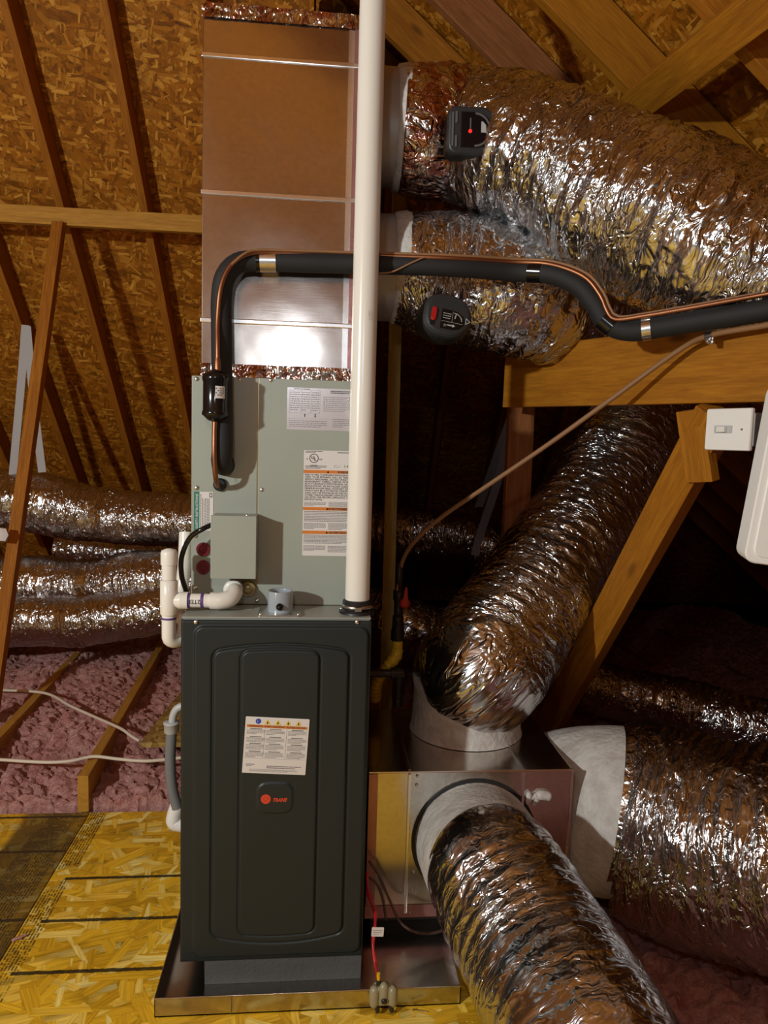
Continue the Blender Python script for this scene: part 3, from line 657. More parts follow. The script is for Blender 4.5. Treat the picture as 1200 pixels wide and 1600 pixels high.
MB().box(-W, W, .0045, .0195, FZ + .0005, FT - .007).build('door_edge', 'door', fur)
for a, b in ((306, 972), (558, 972)):
    p = atY(a, b, .003); MB().lathe(p + V3(0, 0, 0), (0, -1, 0), [(0, .0055), (.002, .0055), (.0035, .0035), (.004, .001)], 12).build('screw', 'screw', fur)
# badge and logo (flat mark on the badge)
by = -.0135
S = Sheet((bx_ - .034, by, bz_ - .02), (1, 0, 0), (0, 0, 1), .068, .04)
lx_, lz_ = dxy(416, 1244)
mb = MB(); mb.lathe((lx_, -.0138, lz_), (0, -1, 0), [(0, .0118), (.0014, .0116)], 32); mb.build('logo_disc', 'logo', door)
mb = MB()
for k in range(3):
    r0, r1 = .0028 + .0027 * k, .0034 + .0027 * k
    pts = []
    for q in range(24):
        a0, a1 = 2 * math.pi * q / 24 + .5, 2 * math.pi * (q + 1) / 24 + .5
        if q % 8 in (3, 7): continue
        P_ = lambda r_, a_: (lx_ + r_ * math.cos(a_), -.0155, lz_ + r_ * math.sin(a_))
        mb.quad(P_(r0, a0), P_(r0, a1), P_(r1, a1), P_(r1, a0))
mb.build('logo_rings', 'maroon', door)
vs, fs = text_geo('TRANE', .0135, 'LEFT', shear=.35, bold=.0004, sx=1.0); tx, tz = dxy(426, 1248)
wtx = max(v[0] for v in vs); ks = .036 / wtx
MB().add([(tx + a * ks, -.0153, tz + b * .95) for a, b in vs], fs).build('logo_lettering', 'logo', door)
# door warning label, slightly crooked
bl = atY(376, 1207, -.0125); br = atY(475, 1211, -.0125); tl = atY(382, 1119, -.0125)
lw = np.linalg.norm(br - bl); lh = np.linalg.norm(tl - bl); ux = unit(br - bl); uy = unit(tl - bl - ux * np.dot(tl - bl, ux))
S = Sheet(bl + V3(.003, 0, 0), ux, uy, lw, lh)
S.rect('orange', .004, lh * .815, lw - .004, lh * .862)
S.text('ink', 'WARNING  AVERTISSEMENT  ADVERTENCIA', lw / 2, lh * .822, .0072, 'CENTER', sx=.92)
S.poly('blue', [(lw * .2 + .0065 * math.cos(2 * math.pi * k / 20), lh * .925 + .0065 * math.sin(2 * math.pi * k / 20)) for k in range(20)])
S.text('paper', 'i', lw * .19, lh * .905, .009, 'CENTER', d=.0016)
for k in range(4):
    cx = lw * (.345 + .162 * k); S.poly('yellow_ink', [(cx - .0072, lh * .872), (cx + .0072, lh * .872), (cx, lh * .965)]); S.poly('ink', [(cx - .0012, lh * .885), (cx + .0012, lh * .885), (cx + .0016, lh * .925), (cx - .0016, lh * .925)], .0015)
for c_ in range(3):
    a0 = lw * (.03 + .325 * c_ - .02 * (c_ == 1)); a1 = a0 + lw * .29
    for k, (t0, t1) in enumerate(((.80, .69), (.66, .555), (.54, .42), (.40, .28))):
        S.text('greyink', ('FIRE HAZARD', 'ELECTRICAL', 'CARBON', 'SAFETY')[k] if False else ('WARNING' if k == 0 else 'HAZARD'), (a0 + a1) / 2, lh * (t0 - .022), .0048, 'CENTER') if False else S.rect('greyink', a0 + .008, lh * (t0 - .018), a1 - .008, lh * (t0 - .002))
        S.words('greyink', a0, a1, lh * t1, lh * (t0 - .022), 4, .42)
    if c_: S.rect('greyink', a0 - .004, lh * .27, a0 - .0035, lh * .8)
S.rect('greyink', .003, lh * .268, lw - .003, lh * .271)
S.words('greyink', .008, .028, lh * .12, lh * .17, 2); S.words('greyink', lw * .38, lw - .012, lh * .09, lh * .15, 2); S.words('greyink', .016, lw - .02, lh * .03, lh * .08, 3, .4)
S.build('warning_label', 'paper', door)
# vent and intake collars on the top panel
VX, VY = .1915, .07
MB().lathe((VX, VY, FT), (0, 0, 1), [(0, .044), (.006, .044), (.008, .036), (.03, .036), (.032, .031), (.032, .0295)], 32).build('vent_gasket', 'black', fur)
cl = MB().lathe((VX, VY, FT + .012), (0, 0, 1), [(0, .0365), (0, .038), (.010, .038), (.010, .0365)], 32); cl.box(VX - .008, VX + .008, VY - .048, VY - .036, FT + .012, FT + .022); cl.build('hose_clamp', 'steel', fur)
for a, b in ((533, 951), (580, 950), (556, 957)):
    p = atZ(a, b, FT + .006); MB().lathe(p, (0, 0, 1), [(0, .0045), (.003, .004), (.004, .0015)], 10).build('screw', 'screw', fur)
ic = atZ(438, 955, FT); IX, IY = ic[0], .066
MB().prism((IX, IY, FT), (1, 0, 0), (0, 1, 0), rrect(.102, .10, .006), [(0, 1), (.004, 1)]).build('intake_plate', 'steel', fur)
MB().lathe((IX, IY, FT + .004), (0, 0, 1), [(0, .0305), (.048, .0305), (.050, .0295), (.050, .0265), (.046, .0258), (.006, .0258)], 36, caps=False).build('intake_coupling', 'clear', fur)
p = V3(IX, IY - .0305, FT + .02); MB().lathe(p, (0, -1, 0), [(0, .0085), (.004, .0085), (.004, .006), (.010, .0055), (.011, .002)], 16).build('drain_plug', 'gloss', fur)
for dx_ in (-.045, .045): MB().lathe((IX + dx_, IY - .042, FT + .004), (0, 0, 1), [(0, .004), (.003, .0035), (.004, .001)], 10).build('screw', 'screw', fur)
# maker's paper on the top, under the drain
a = atZ(327, 950, FT + .0006); MB().box(a[0], a[0] + .105, a[1] - .012, a[1] + .035, FT + .0004, FT + .001).build('clear_sticker', 'top', fur)

# white vent pipe
vp = thing('vent_pipe', 'tall white plastic vent pipe rising from the furnace top', 'pipe', (VX, VY, FT))
MB().lathe((VX, VY, FT + .033), (0, 0, 1), [(0, .0302), (2.1, .0302)], 40).build('pipe', 'pvc', vp)
pm = atY(581, 492, VY - .03)
S = Sheet(pm + V3(-.004, -.0012, -.012), (0, 0, 1), (-1, 0, 0), .02, .006); S.text('ink', '2 in PVC', 0, 0, .006)
S.layers['ink'].build('lettering', 'greyink', vp)

# ================================================================== COIL CABINET
CY = .14; CT = 1.508
coil = thing('coil_cabinet', 'grey metal cooling coil cabinet standing on the furnace', 'coil cabinet', (0, .4, FT))
MB().box(-W + .001, W - .001, CY + .004, .66, FT + .001, CT).build('body', 'coil', coil, .002)
sxm = atY(403, 700, CY)[0]
MB().box(-W, sxm - .0015, CY, CY + .004, FT + .002, CT - .001).build('access_panel', 'coil', coil, .001)
MB().box(sxm + .0015, W, CY - .0015, CY + .004, FT + .002, CT - .001).build('front_panel', 'coil', coil, .001)
MB().box(sxm - .0015, sxm + .0015, CY + .001, CY + .0045, FT + .004, CT - .002).build('panel_gap', 'brass', coil)
for a, b in ((307, 592), (375, 593), (423, 594), (307, 762), (409, 765), (305, 837), (306, 918), (402, 938)):
    p = atY(a, b, CY); MB().lathe(p, (0, -1, 0), [(0, .0058), (.0025, .0055), (.004, .003), (.0045, .001)], 12).build('screw', 'screw', coil)
for b in (598, 663, 770, 935):
    MB().lathe((W, CY + .02, atY(577, b, CY + .02)[2]), (1, 0, 0), [(0, .0055), (.003, .005), (.0045, .002)], 10).build('screw', 'screw', coil)
# silver data label
def flat_label(a0, b0, a1, b1, Y):
    p = atY(a0, b1, Y); q = atY(a0, b0, Y); r_ = atY(a1, b1, Y); return V3(p[0], Y, p[2]), r_[0] - p[0], q[2] - p[2]
o_, lw, lh = flat_label(448, 605, 556, 671, CY - .0018)
S = Sheet(o_, (1, 0, 0), (0, 0, 1), lw, lh)
for x0, x1 in ((.03, .2), (.2, .34), (.34, .47)):
    S.words('greyink', lw * x0 + .002, lw * x1 - .002, lh * .45, lh * .92, 9, .35, .5)
for x0 in (.03, .2, .34, .47): S.rect('greyink', lw * x0, lh * .4, lw * x0 + .0004, lh * .94)
for y0 in (.4, .94, .84): S.rect('greyink', lw * .03, lh * y0, lw * .47, lh * y0 + .0004)
S.words('greyink', lw * .52, lw * .95, lh * .45, lh * .82, 8, .35, .4); S.words('ink', lw * .1, lw * .36, lh * .955, lh * .985, 1); S.words('ink', lw * .62, lw * .97, lh * .88, lh * .96, 2)
S.rect('greyink', lw * .02, lh * .27, lw * .6, lh * .272); S.words('greyink', lw * .03, lw * .58, lh * .06, lh * .24, 4, .35, .5); S.words('greyink', lw * .66, lw * .96, lh * .08, lh * .3, 5, .35, .5)
S.poly('ink', [(lw * .25, lh * .31), (lw * .262, lh * .31), (lw * .262, lh * .36), (lw * .27, lh * .36), (lw * .256, lh * .39), (lw * .242, lh * .36), (lw * .25, lh * .36)])
S.poly('ink', [(lw * .39, lh * .33), (lw * .405, lh * .30), (lw * .42, lh * .33), (lw * .412, lh * .33), (lw * .412, lh * .39), (lw * .398, lh * .39), (lw * .398, lh * .33)])
S.build('data_label', 'foilpaper', coil)
# tall warning label
o_, lw, lh = flat_label(472, 703, 566, 868, CY - .0018)
S = Sheet(o_, (1, 0, 0), (0, 0, 1), lw, lh)
for y0, word in ((.785, 'WARNING'), (.435, 'AVERTISSEMENT'), (.21, 'ADVERTENCIA')):
    S.rect('orange', 0, lh * y0, lw, lh * (y0 + .030)); S.text('ink', word, lw * (.60 if word != 'WARNING' else .68), lh * (y0 + .005), .0078, 'CENTER', bold=.0002)
    S.poly('yellow_ink', [(lw * .38, lh * (y0 + .005)), (lw * .42, lh * (y0 + .005)), (lw * .40, lh * (y0 + .026))])
body = ['RISK OF FIRE. FLAMMABLE REFRIGERANT', 'USED. TO BE REPAIRED ONLY BY TRAINED', 'SERVICE PERSONNEL. DO NOT PUNCTURE', 'REFRIGERANT TUBING. DISPOSE OF PROPERLY', 'IN ACCORDANCE WITH FEDERAL OR LOCAL', 'REGULATIONS. SEE INSTALLERS GUIDE FOR', 'MINIMUM ROOM AREA. AUXILIARY DEVICES', 'WHICH MAY BE A POTENTIAL IGNITION SOURCE', 'SHALL NOT BE INSTALLED IN THE DUCT WORK', 'OTHER THAN AUXILIARY DEVICES LISTED FOR', 'USE WITH THE SPECIFIC APPLIANCE. SEE', 'INSTRUCTIONS.']
for k, l in enumerate(body): S.text('ink', l, .003, lh * (.762 - .0212 * k), .0063, sx=1.0)
S.words('greyink', .003, lw * .38, lh * .475, lh * .515, 4, .5); S.words('greyink', lw * .42, lw - .002, lh * .472, lh * .518, 5, .5)
S.words('greyink', .003, lw - .002, lh * .325, lh * .43, 7, .5); S.words('greyink', .003, lw * .38, lh * .255, lh * .315, 5, .5); S.words('greyink', lw * .42, lw - .002, lh * .25, lh * .318, 5, .5)
S.words('greyink', .003, lw - .002, lh * .115, lh * .205, 7, .5); S.words('greyink', .003, lw * .38, lh * .045, lh * .10, 5, .5); S.words('greyink', lw * .42, lw - .002, lh * .035, lh * .10, 5, .5)
cx, cz = lw * .165, lh * .925
for k in range(24):
    a0, a1 = 2 * math.pi * k / 24, 2 * math.pi * (k + 1) / 24; S.poly('ink', [(cx + .0115 * math.cos(a0), cz + .0115 * math.sin(a0)), (cx + .0115 * math.cos(a1), cz + .0115 * math.sin(a1)), (cx + .0098 * math.cos(a1), cz + .0098 * math.sin(a1)), (cx + .0098 * math.cos(a0), cz + .0098 * math.sin(a0))])
S.text('ink', 'U', cx - .003, cz - .002, .0105, 'CENTER', bold=.0003); S.text('ink', 'L', cx + .003, cz - .006, .0105, 'CENTER', bold=.0003)
S.text('ink', 'c', cx - .017, cz - .004, .009, 'CENTER'); S.text('ink', 'us', cx + .017, cz - .004, .008, 'CENTER'); S.text('ink', 'LISTED', cx, cz - .0205, .006, 'CENTER')
S.words('ink', .004, lw * .3, lh * .975, lh * .995, 2); S.words('ink', lw * .55, lw * .85, lh * .975, lh * .99, 1); S.words('greyink', .004, lw * .38, lh * .825, lh * .86, 3)
S.rect('greyink', lw * .5, lh * .845, lw * .59, lh * .848); S.rect('greyink', lw * .5, lh * .862, lw * .545, lh * .865); S.rect('greyink', lw * .5, lh * .845, lw * .503, lh * .865); S.rect('greyink', lw * .587, lh * .845, lw * .59, lh * .865); S.text('greyink', '1-482', lw * .72, lh * .845, .009, 'CENTER')
S.build('warning_label', 'paper', coil)
# green safety label
o_, lw, lh = flat_label(303, 768, 333, 829, CY - .0003)
S = Sheet(o_, (1, 0, 0), (0, 0, 1), lw, lh); S.rect('green', 0, 0, lw * .28, lh)
S.text('paper', 'SAFETY INSTRUCTIONS', lw * .21, lh * .5, .0082, 'CENTER', rot=math.pi / 2, bold=.0001)
for k in range(6):
    x_ = lw * (.34 + .085 * k); y_ = lh * .04
    while y_ < lh * (.8 if k else .9): e = min(lh * .95, y_ + random.uniform(.003, .007)); S.rect('ink', x_, y_, x_ + .0013, e); y_ = e + .001
S.rect('ink', lw * .8, lh * .86, lw * .95, lh * .97); S.rect('paper', lw * .84, lh * .88, lw * .92, lh * .95, .0014)
S.build('safety_label', 'paper', coil)
# embossed letters beside the tubes
S = Sheet(atY(370, 768, CY), (0, 0, 1), (-1, 0, 0), .05, .01); S.text('coil', 'LIQUID', 0, 0, .010); S.layers['coil'].build('embossed_lettering', 'coil', coil)
# round maroon knock-out plugs
for a, b in ((318, 858), (318, 886)):
    p = atY(a, b, CY); MB().lathe(p, (0, -1, 0), [(0, .0175), (.006, .0175), (.009, .0155), (.009, .0115), (.003, .011), (.003, .0)], 28).build('plug', 'maroon', coil)
p = atY(388, 919, CY); MB().lathe(p, (0, -1, 0), [(0, .018), (.012, .018), (.012, .014), (.016, .013), (.017, .004)], 24).build('drain_plug', 'brass', coil)
p = atY(367, 916, CY); MB().lathe(p, (0, -1, 0), [(0, .021), (.012, .021), (.012, .017)], 24).build('drain_socket', 'coil', coil)
# control box
JY = CY - .072
a = atY(330, 806, JY); b = atY(399, 904, JY); JX0, JX1, JZ0, JZ1 = a[0], b[0], b[2], a[2]
jb = MB().box(JX0, JX1, JY, CY - .0005, JZ0, JZ1).build('control_box', 'coil', coil, .002)
MB().box(JX0 - .001, JX1 + .001, JY - .0015, JY + .010, JZ0 - .001, JZ1 + .001).build('cover', 'coil', jb, .001)
MB().lathe(((JX0 + JX1) / 2 + .03, JY + .02, JZ1 + .001), (0, 0, 1), [(0, .005), (.003, .0045), (.004, .002)], 10).build('screw', 'screw', jb)

# ================================================================== SUPPLY PLENUM
PX_0, PX_1, PYF, PYB = -.206, .200, .18, .645; PT = 2.383
plen = thing('supply_plenum', 'tall galvanised sheet metal supply plenum above the coil cabinet', 'plenum', (0, .4, CT))
zs = [CT + .001] + [.5 * (atY(317, a, PYF)[2] + atY(553, b, PYF)[2]) for a, b in ((497, 513), (299, 314), (86, 102))] + [PT]
for k in range(4):
    MB().box(PX_0, PX_1, PYF, PYB, zs[k] + .001, zs[k + 1] - .001).build('sheet_section', 'galv', plen, .002)
for k, z_ in enumerate(zs[1:4]):
    MB().box(PX_0 - .003, PX_1 + .003, PYF - .004, PYB + .003, z_ - .006, z_ + .006).build('drive_cleat', 'seam', plen, .0022)
xc0 = atY(540, 300, PYF)[0]
MB().box(xc0, xc0 + .014, PYF - .0018, PYF, CT + .03, PT - .012).build('corner_seam', 'seam', plen)
MB().box(xc0 + .0145, PX_1 + .002, PYF - .0026, PYF + .02, CT + .03, PT - .012).build('corner_tape', 'tape_red', plen)
for nm, z0, z1, m_ in (('foil_tape', CT - .004, CT + .034, 'foil_red'), ('foil_tape', PT - .03, PT + .003, 'foil_red')):
    nX, nZ = 120, 14; xs_ = np.linspace(PX_0 - .002, PX_1 + .002, nX); zz = np.linspace(z0, z1, nZ); gx, gz = np.meshgrid(xs_, zz)
    P_ = np.c_[gx.ravel() / .012, gz.ravel() / .018, np.zeros(gx.size)]; hh = np.abs(vnoise(P_, 5)) * .004
    Vt = np.stack([gx.ravel(), PYF - .0045 - hh, gz.ravel()], 1); i = (np.arange(nZ - 1)[:, None] * nX + np.arange(nX - 1)[None]).ravel(); Ft = np.stack([i, i + 1, i + nX + 1, i + nX], 1)
    UV = np.stack([Vt[Ft.ravel()][:, 2], Vt[Ft.ravel()][:, 0]], 1)
    link(nm, grid_mesh(nm, Vt - np.array(ROOTS[plen.name]), Ft, True, UV), m_, plen)

# ================================================================== LINE SET
g0 = atY(350, 726, CY)
LY = .118
sp = [(g0[0], CY, g0[2]), (g0[0], CY - .03, g0[2]), (g0[0] - .0, .088, g0[2] + .012), tuple(atY(348, 690, .084)), tuple(atY(347, 600, .09)), tuple(atY(346, 520, .098)), tuple(atY(346, 465, .105)), tuple(atY(352, 432, .108)), tuple(atY(372, 411, LY)), tuple(atY(405, 408, LY + .008)), tuple(atY(480, 410, LY + .008)), tuple(atY(560, 412, LY + .008)), tuple(atY(700, 416, .105)),
      tuple(atD(800, 424, 1.80)), tuple(atD(860, 428, 1.77)), tuple(atD(905, 447, 1.75)), tuple(atD(932, 478, 1.74)), tuple(atD(950, 505, 1.735)), tuple(atD(985, 517, 1.72)), tuple(atD(1050, 508, 1.68)), tuple(atD(1120, 497, 1.63)), tuple(atD(1200, 484, 1.57)), tuple(atD(1300, 465, 1.50))]
su = thing('suction_line', 'black foam-insulated refrigerant line looping in front of the plenum to the beam', 'pipe', g0)
SP = spline(sp, .012); MB().tube(SP, .0245, 20).build('insulation_tube', 'rubber', su)
def near(a, b, P=SP):
    best = None
    for i_, p in enumerate(P):
        d = p - CAM; z = d @ _f; q = math.hypot(600 + FPX * (d @ _r) / z - a, 800 - FPX * (d @ _u) / z - b)
        if best is None or q < best[0]: best = (q, i_)
    return best[1]
def wrap(a, b, half, r, mat, nm):
    i_ = near(a, b); c = SP[i_]; tdir = unit(SP[min(i_ + 1, len(SP) - 1)] - SP[max(i_ - 1, 0)])
    MB().tube([c - tdir * half, c - tdir * half * .3, c + tdir * half * .3, c + tdir * half], r, 20).build(nm, mat, su)
wrap(416, 408, .019, .0262, 'tape', 'foil_tape'); wrap(402, 408, .008, .0258, 'gloss', 'black_tape'); wrap(835, 425, .016, .0258, 'gloss', 'black_tape'); wrap(952, 508, .016, .0262, 'gloss', 'black_tape'); wrap(1012, 512, .010, .026, 'steel', 'pipe_clamp')
MB().lathe((g0[0], CY, g0[2]), (0, -1, 0), [(0, .027), (.006, .027), (.008, .024)], 20).build('grommet', 'black', su)
li = thing('liquid_line', 'thin copper refrigerant line with a black filter drier, running beside the insulated line', 'pipe', atY(344, 757, CY))
e0 = atY(344, 757, CY)
DY = .055
lower = [tuple(e0), tuple(e0 + V3(-.003, -.03, .0)), tuple(atY(337, 745, .07)), tuple(atY(335, 715, DY)), tuple(atY(335, 680, DY)), tuple(atY(336, 655, DY))]
MB().tube(spline(lower, .006), .0062, 14).build('copper_tube', 'copper', li)
def off(i_, dz, dy): return tuple(SP[i_] + V3(0, dy, dz))
iv = [near(346, 500), near(350, 440)]
up = [tuple(atY(340, 580, DY)), tuple(atY(340, 540, .06)), tuple(atY(340, 500, .073)), tuple(atY(345, 450, .075)), tuple(atY(358, 418, .082)), tuple(atY(378, 401, .088)), tuple(atY(400, 395, .10)), tuple(atY(450, 396, .112)), tuple(atY(560, 399, .115)), tuple(atY(700, 403, .085)),
      tuple(atD(800, 409, 1.78)), tuple(atD(860, 413, 1.755)), tuple(atD(912, 432, 1.73)), tuple(atD(938, 462, 1.72)), tuple(atD(948, 485, 1.715)), tuple(atD(962, 499, 1.71)), tuple(atD(1010, 493, 1.68)), tuple(atD(1080, 481, 1.635)), tuple(atD(1200, 459, 1.56)), tuple(atD(1300, 441, 1.49))]
MB().tube(spline(up, .01), .0058, 12).build('copper_tube', 'copper', li)
dt = atY(337, 577, DY); db = atY(336, 659, DY); ln = np.linalg.norm(dt - db); axd = unit(dt - db)
MB().lathe(db, axd, [(0, .008), (.003, .017), (.012, .026), (.016, .0305), (.022, .0305), (.026, .0285), (ln - .03, .0285), (ln - .024, .0305), (ln - .014, .0305), (ln - .009, .024), (ln - .002, .010), (ln, .0075)], 32).build('filter_drier', 'gloss', li)
S = Sheet(atY(343, 620, DY - .0295), (1, 0, -.12), (.12, 0, 1), .019, .026); S.words('ink', .002, .017, .003, .023, 5, .6)
S.layers and None
# drier sticker wraps the cylinder
mbs = MB(); 
for k in range(6):
    a0, a1 = -2.0 + .14 * k + .55, -2.0 + .14 * (k + 1) + .55; cc = db + axd * (ln * .44); q = lambda a_, h_: cc + V3(math.cos(a_) * .0289, math.sin(a_) * .0289, 0) + axd * h_
    mbs.quad(q(a0, 0), q(a1, 0), q(a1, .028), q(a0, .028))
st = mbs.build('sticker', 'paper', li)
mbs = MB()
for k in range(5):
    for h_ in (.006, .011, .016, .021):
        if random.random() < .8:
            a0, a1 = -1.42 + .15 * k + random.uniform(0, .03), -1.33 + .15 * k; q = lambda a_, h2: cc + V3(math.cos(a_) * .0291, math.sin(a_) * .0291, 0) + axd * h2
            mbs.quad(q(a0, h_), q(a1, h_), q(a1, h_ + .003), q(a0, h_ + .003))
mbs.build('print', 'ink', st)
vs, fs = text_geo('FILTER', .008, 'CENTER')
MB().add([db + axd * (ln * .28 + b_) + V3(math.cos(-1.75 + a_ / .0289) * .0289, math.sin(-1.75 + a_ / .0289) * .0289, 0) for a_, b_ in vs], fs) if False else None
MB().lathe(e0, (0, -1, 0), [(0, .016), (.008, .0165), (.012, .012), (.012, .006)], 20).build('grommet', 'black', li)
MB().tube([atY(340, 585, DY), atY(340, 570, DY), atY(340, 560, DY + .002)], [.0085, .0085, .007], 14).build('copper_ferrule', 'copper', li)
# control wire tied to the line set
cw = [tuple(np.array(p) + V3(.006, -.004, .006)) for p in up[4:]]
tag(MB().tube(spline(cw, .012), .0032, 8).build('control_wire', 'brown'), 'thin brown control wire following the copper line across the plenum', 'wire')
lw_ = [atY(588, 427, .10), atY(612, 425, .095), atY(640, 412, .085), atY(662, 402, .08)]
tag(MB().tube(spline([tuple(p) for p in lw_], .01), .0022, 8).build('loose_wire', 'brown'), 'short loose brown wire end crossing the insulated line beside the vent pipe', 'wire')

# ================================================================== DAMPERS
def frame_at(p): return V3(1, 0, 0), V3(0, 0, 1), V3(0, -1, 0)
p = atD(732, 207, 1.87); dm = thing('damper_actuator', 'square black damper actuator with a round dial and red light on the upper duct', 'damper', p)
ux, uz = unit(_r + _f * .10), unit(_u + _r * .04 - _f * .16); uz = unit(uz - ux * np.dot(ux, uz))
out = rrect(.112, .116, .02, 5)
out = [(a + (.014 * (1 - (b / .058) ** 2) if a > .03 else 0), b) for a, b in out]
MB().prism(p, ux, uz, out, [(-.045, 1.0), (.008, 1.0), (.016, .95), (.018, .9)]).build('housing', 'charcoal', dm)
nn_ = np.cross(ux, uz)
pd = p + ux * .012 + nn_ * .018
MB().prism(pd, ux, uz, [(.046 * math.cos(a), .042 * math.sin(a)) for a in np.linspace(-math.pi / 2, math.pi / 2, 16)] + [(-.036, .042), (-.036, -.042)], [(-.001, 1), (.003, 1), (.004, .97)]).build('dial_window', 'gloss', dm)
mb = MB()
for k in range(18):
    a0 = -math.pi / 2 + math.pi * k / 18; a1 = a0 + math.pi / 18
    mb.quad(*[pd + ux * (r_ * math.cos(a)) + uz * (r_ * math.sin(a)) + nn_ * .0046 for r_, a in ((.036, a0), (.041, a0), (.041, a1), (.036, a1))])
mb.build('dial_arc', 'grey', dm)
MB().prism(pd + ux * .016 + uz * .006 + nn_ * .004, ux, uz, [(0, -.012), (.014, -.012), (.012, .006), (.004, .014), (0, .014)], [(0, 1), (.001, 1)]).build('dial_disc', 'ltgrey', dm)
for x_, z0, z1 in ((-.045, -.04, .04), (-.036, .015, .042), (-.036, -.042, -.015)): MB().obox(p + ux * (x_ - .0) + uz * ((z0 + z1) / 2) + nn_ * .019, ux, uz, nn_, .0025, (z1 - z0) / 2, .002).build('rib', 'grey', dm)
MB().lathe(pd - ux * .012 - uz * .004, nn_, [(0, .005), (.006, .0045), (.008, .002)], 14).build('indicator_light', 'redled', dm)
MB().obox(pd - ux * .012 + uz * .014 + nn_ * .005, ux, uz, nn_, .0015, .013, .001).build('pointer', 'grey', dm)
p = atD(698, 495, 1.875); dm = thing('damper_actuator', 'rounded black damper actuator with a red button on the lower duct', 'damper', p)
th_ = -.16; ux = unit(unit(_r * math.cos(th_) + _u * math.sin(th_)) + _f * .18); uz = unit(np.cross(unit(_u), ux) * 0 + (_u * math.cos(th_) - _r * math.sin(th_)) + _f * .05); uz = unit(uz - ux * np.dot(ux, uz)); nn_ = np.cross(ux, uz)
out = []
for k in range(40):
    a = 2 * math.pi * k / 40; c_, s_ = math.cos(a), math.sin(a); e = 2.6 if c_ < 0 else 2.1
    out.append((.066 * math.copysign(abs(c_) ** (2 / e), c_), .056 * math.copysign(abs(s_) ** (2 / e), s_)))
MB().prism(p, ux, uz, out, [(-.06, 1.02), (-.004, 1.02), (.008, .97), (.015, .88), (.017, .80)]).build('housing', 'charcoal', dm)
MB().prism(p + ux * .010 - uz * .012 + nn_ * .0165, ux, uz, [(.034 * math.cos(a), .025 * math.sin(a)) for a in np.linspace(-math.pi / 2, math.pi / 2, 14)] + [(-.028, .025), (-.028, -.025)], [(0, 1), (.0022, 1)]).build('dial_plate', 'gloss', dm)
MB().prism(p - ux * .038 - uz * .004 + nn_ * .014, ux, uz, rrect(.013, .036, .006, 4), [(0, 1), (.006, 1), (.009, .8)]).build('red_button', 'red', dm)
MB().prism(p - ux * .038 - uz * .027 + nn_ * .014, ux, uz, rrect(.014, .014, .002, 2), [(0, 1), (.003, 1)]).build('button_slot', 'black', dm)
S = Sheet(p + ux * .010 - uz * .012 + nn_ * .018, ux, uz, .06, .05)
S.poly('ltgrey', [(-.010, -.016), (.004, -.016), (.004, -.019), (.011, -.0145), (.004, -.010), (.004, -.013), (-.010, -.013)])
S.text('ltgrey', '2Y', -.020, -.019, .008); S.rect('ltgrey', -.026, -.0065, .03, -.0058); S.rect('ltgrey', .0005, -.006, .0012, .022); S.words('ltgrey', -.024, -.003, .0, .018, 3, .3)
for k in range(8):
    a0 = .15 + math.pi / 2 * k / 8; a1 = a0 + .12; S.poly('ltgrey', [(.006 + r_ * math.cos(a), -.002 + r_ * math.sin(a)) for r_, a in ((.019, a0), (.022, a0), (.022, a1), (.019, a1))])
S.poly('ltgrey', [(.006, .004), (.0085, .004), (.011, .017), (.0085, .017)])
for k_, mb_ in S.layers.items(): mb_.build('print', k_, dm)['kind'] = 'stuff'
S = Sheet(p + ux * .052 - uz * .008 + nn_ * .0172, ux, uz, .02, .02)
for A0, B0 in (((-.005, -.0075), (-.005, .0075)), ((-.005, .0075), (.0065, 0)), ((.0065, 0), (-.005, -.0075))):
    d_ = unit(np.array(B0) - np.array(A0)); n_ = np.array((-d_[1], d_[0])) * .0009; S.poly('ltgrey', [tuple(np.array(A0) + n_), tuple(np.array(A0) - n_), tuple(np.array(B0) - n_), tuple(np.array(B0) + n_)])
S.layers['ltgrey'].build('triangle_mark', 'ltgrey', dm)

# ================================================================== TIMBER AT RIGHT
bl0 = (atD(795, 630, 2.40) + atD(795, 533, 2.40)) / 2; br0 = (atD(1200, 642, 1.61) + atD(1200, 512, 1.61)) / 2
bl0[2] = (bl0[2] + br0[2]) / 2 + .005; br0[2] = bl0[2] - .012
bd = unit(br0 - bl0); fb_n = unit(np.cross(bd, (0, 0, 1))); fb_n = fb_n if np.dot(fb_n, CAM - bl0) > 0 else -fb_n
tag(board('ceiling_beam', bl0, br0 + bd * .9, .186, .038, 'gold_pine', None, face=fb_n), 'wide golden wooden beam crossing below the supply ducts at right', 'beam')
pt = atD(818, 632, 2.50); pt0 = V3(pt[0], pt[1] + .03, -.16)
tag(board('stud_post', V3(pt0[0], pt0[1], -.19), V3(pt0[0] - .0, pt0[1], bl0[2] - .03), .089, .038, 'red_pine', None, face=(0, -1, 0)), 'reddish upright wooden stud under the left end of the beam', 'post')
b0 = atD(1117, 655, 1.74); b1 = atD(872, 1108, 2.70); bdir = unit(b1 - b0); b1 = b1 + bdir * ((-.18 - b1[2]) / bdir[2])
fcn = unit(CAM - b0)
tag(board('slanted_brace', b0 - bdir * .02, b1, .089, .062, 'gold_pine', None, face=V3(-.75, -.75, .2)), 'slanted golden wooden brace from the beam down behind the return box', 'brace')
k0 = atD(1082, 640, 1.77); k1 = atD(1098, 752, 1.79)
tag(board('wood_cleat', k0 + V3(0, 0, .0), k1, .075, .03, 'gold_pine', None, face=fb_n), 'short golden wooden cleat joining the brace to the beam', 'cleat')
def below_rafters(a, b):
    d = ray(a, b); return CAM + d * ((3.18 - .026 * math.hypot(1, .83) - CAM[2] - .83 * CAM[0]) / (d[2] + .83 * d[0]))
